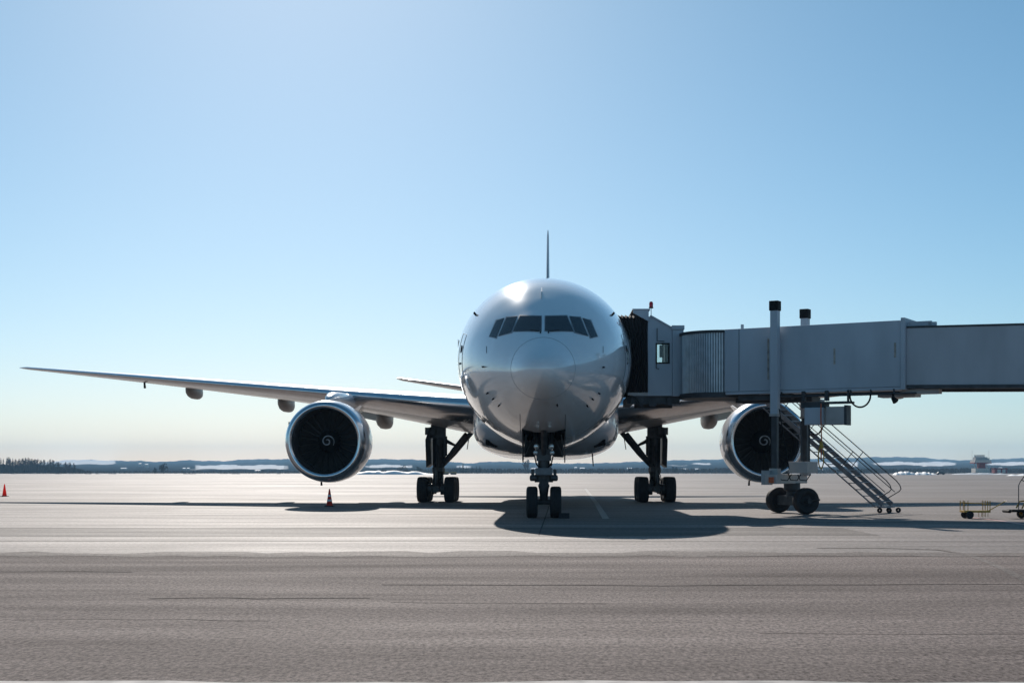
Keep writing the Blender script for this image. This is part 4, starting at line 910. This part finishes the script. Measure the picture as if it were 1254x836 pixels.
# houses on the far slope
for i, (px, py, D, w, lab) in enumerate(((172,567.8,2600,3,'pale house high on the far slope at left'),(180,568.8,2600,3.4,'second pale house beside the highest one at left'),(152,573.8,2300,6.5,'long low white building at the foot of the left hills'),(226,573.5,2100,3,'small white house left of the big snow field'),(231,573.5,2100,2.6,'small white house nearest to the big snow field'),(316,576.5,1800,6,'white shed in front of the left snow field'),(705,572.6,2000,3,'grey gabled house under the belly, right of the nose gear'),(713,573.6,1900,5.5,'white roofed house right of the nose gear'),(771,573.8,1950,6,'low white roofed building left of the right main gear'),(838,574.6,1900,6,'white roofed shed right of the round dark tree'),(853,574.6,1900,5,'white roofed house behind the right main gear'),(1005,575.4,1700,4,'white roofed hut seen beside the lift column'),(1225,573,1900,3,'white house behind the red shed'))):
    c = P(px, py, D); m_ = D/F; hw = w*m_/2; hh = hw*.38; z = c.z-hh*.6
    r = thing('house', (c.x,c.y,z-4), lab, 'house', 'far houses')
    b = MB(); b.box((c.x-hw,c.y-4,z-4),(c.x+hw,c.y+4,z+hh)); b.build('wall', 'house', r)
    b = MB(); b.prism([(c.x-hw*1.1,c.y-4.5,z+hh),(c.x-hw*1.1,c.y+4.5,z+hh),(c.x-hw*1.1,c.y,z+hh+1.0)], (hw*2.2,0,0)); b.build('roof', 'house_roof', r)
# radar building
D1 = 900
def RP(px, py, dy=0): p = P(px,py,D1); return (p.x, p.y+dy, p.z)
rd = thing('radar_station', RP(1201,578.3), 'red and white radar station on a pedestal with a lattice antenna', 'radar station')
def rbox(n_, m_, x0,y0,x1,y1,d=4, par=None): b = MB(); a = RP(x0,y1,-d); c = RP(x1,y0,d); b.box(a,c); return b.build(n_, m_, par or rd)
rbox('base', 'house', 1192,573.2,1209.5,578.4,4.5); rbox('pedestal', 'brick_red', 1197.6,566.6,1205.4,573.2,2.5)
pf = rbox('platform', 'brick_red', 1190.2,566.2,1211.2,567.2,5.2); rbox('deck_rail', 'house', 1191,563.2,1211,566.1,5)
cabn = rbox('equipment_cabin', 'box_grey', 1193,559.5,1207.5,563.1,3); rbox('cabin_roof', 'house', 1204,560.6,1210.5,563.1,2.4)
b = MB()
for k in range(9): x = 1193.5+k*1.5; b.tube([RP(x,559.6),RP(x,556.6)], .09, 5)
for k in range(5): b.tube([RP(1193,557+.6*k),RP(1206,557+.6*k)], .1, 5)
b.tube([RP(1193.5,559.4),RP(1205.5,556.8)], .1, 5); b.build('lattice_antenna', 'box_grey', rd)
for px in (1190.4, 1211): b = MB(); b.tube([RP(px,566),RP(px,551)], .06, 5); b.build('mast', 'box_grey', rd)
for px in (1193.5,1196.5,1206.5,1208.5): b = MB(); b.tube([RP(px,578),RP(px,567)], .18, 6); b.build('leg', 'house', rd)
sh = thing('red_shed', RP(1224,579), 'low red shed with two pale doors right of the radar station', 'shed')
rbox('wall', 'brick_red', 1216.2,573.6,1231.8,579,3,sh); rbox('roof', 'brick_red', 1215.8,573.0,1232.2,573.55,3.3,sh)
for x0,x1 in ((1219.6,1223.6),(1225.6,1229.4)):
    b = MB(); a = RP(x0,578.8,-3.06); c = RP(x1,574.4,-3.002); b.box(a,c); b.build('door', 'house', sh)
# snow heaps
def heap(px0, px1, py_top, py_base, lab, seed, m='snow'):
    D = GD(py_base); rng = random.Random(seed); x0, x1 = P(px0,PY,D).x, P(px1,PY,D).x; h = (PY-py_top)*D/F+EYE; b = MB(); nx, ny = 40, 10; g = []
    bumps = [(rng.uniform(.08,.92), rng.uniform(.05,.16), rng.uniform(.5,1)) for _ in range(9)]
    for i in range(nx+1):
        row = []
        for j in range(ny+1):
            u, v_ = i/nx, j/ny; e = (math.sin(math.pi*u)**.45)*(math.sin(math.pi*v_)**.8); q = .35+max(hh*math.exp(-((u-c)/w)**2) for c,w,hh in bumps)*.65+rng.uniform(-.05,.05)
            row.append(b.bm.verts.new((x0+(x1-x0)*u, D+CY+(v_-.1)*9+1.5*math.sin(u*9), h*e*q-.02)))
        g.append(row)
    for i in range(nx):
        for j in range(ny): b.bm.faces.new((g[i][j],g[i+1][j],g[i+1][j+1],g[i][j+1]))
    tag(b.build('snow_heap', m, None, smooth='all'), lab, 'snow heap', 'ploughed snow heaps along the apron edge')
heap(428, 531, 575.2, 580.8, 'long lumpy ploughed snow heap behind the left engine', 3)
heap(1097, 1124, 576.3, 581.2, 'white snow heap right of the service stairs', 5); heap(1122, 1148, 576.6, 581.2, 'second snow heap farther right of the service stairs', 8)
heap(1239, 1270, 579.6, 582.3, 'snow heap at the right edge above the trolley', 9); heap(1168, 1240, 578.6, 580.6, 'long thin snow bank below the radar station', 12)
b = MB(); rng = random.Random(4)
for px, w in ((18,4),(42,6),(54,9),(72,5),(85,8),(108,9),(122,7),(138,6),(230,7),(236,5),(275,10),(290,6),(340,6),(440,4),(470,5),(1112,4),(1140,5),(1165,5),(1182,8)):
    D = 1080+rng.uniform(-80,60); p = P(px,PY,D); wd_ = w*D/F/2
    for k in range(5):
        x = p.x+rng.uniform(-1,1)*wd_; s = rng.uniform(.4,1.1); b.lathe([(0,s*1.6),(s*.25,s*1.3),(s*.5,s*.6),(s*.55,0)], (x,p.y+rng.uniform(-3,3),-.02), (0,0,1), 7)
tag(b.build('frozen_clods', 'dirtysnow', None, kind='stuff'), 'scattered dark frozen clods along the far edge of the apron', 'clods')
for px, lab in ((545.8,'left one of two dark boxes with a yellow band by the left main gear'),(555.3,'right one of two dark boxes with a yellow band by the left main gear')):
    D = 800; c = P(px,580.4,D); r = thing('marker_box', (c.x,c.y,0), lab, 'box', 'marker boxes on the apron')
    b = MB(); b.box((c.x-1.6,c.y-.6,0),(c.x+1.6,c.y+.6,.9)); b.build('body', 'black', r); b = MB(); b.box((c.x-1.6,c.y-.6,.9),(c.x+1.6,c.y+.6,1.5)); b.build('band', 'yellow', r)
# small parked service car by the heaps
c = P(1152,581,760); cr = thing('service_car', (c.x,c.y,0), 'tiny dark service car parked by the right snow heaps', 'car')
b = MB(); b.prism([(c.x-2.2,c.y-.85,.35),(c.x+2.2,c.y-.85,.35),(c.x+2.2,c.y-.85,.85),(c.x+1.3,c.y-.85,.95),(c.x+.7,c.y-.85,1.45),(c.x-1.2,c.y-.85,1.45),(c.x-1.9,c.y-.85,.95),(c.x-2.2,c.y-.85,.85)],(0,1.7,0)); b.build('body','bridge_dark',cr,bevel=.05)
b = MB(); b.prism([(c.x+1.15,c.y-.87,.97),(c.x+.62,c.y-.87,1.38),(c.x-1.1,c.y-.87,1.38),(c.x-1.6,c.y-.87,.97)],(0,1.74,0)); b.build('window','glass',cr)
for dx in (-1.35,1.35):
    for dy in (-.8,.8): b = MB(); b.lathe([(-.1,0),(-.1,.32),(.1,.32),(.1,0)],(c.x+dx,c.y+dy,.32),(0,1,0),14); b.build('wheel','rubber',cr)

# ------------------------------------------------------------------ air
hz = bpy.data.materials.new('haze_air'); hz.use_nodes = True; n = hz.node_tree.nodes; l = hz.node_tree.links
n.remove(n['Principled BSDF']); pv = n.new('ShaderNodeVolumePrincipled'); pv.inputs['Color'].default_value = (.42,.72,1,1); pv.inputs['Density'].default_value = 0.00013; pv.inputs['Anisotropy'].default_value = 0.0
l.new(pv.outputs[0], n['Material Output'].inputs['Volume']); M['haze'] = hz
b = MB(); b.box((-7800,-7800,-1.2),(7800,7800,140)); b.build('haze', 'haze', None, kind='stuff')
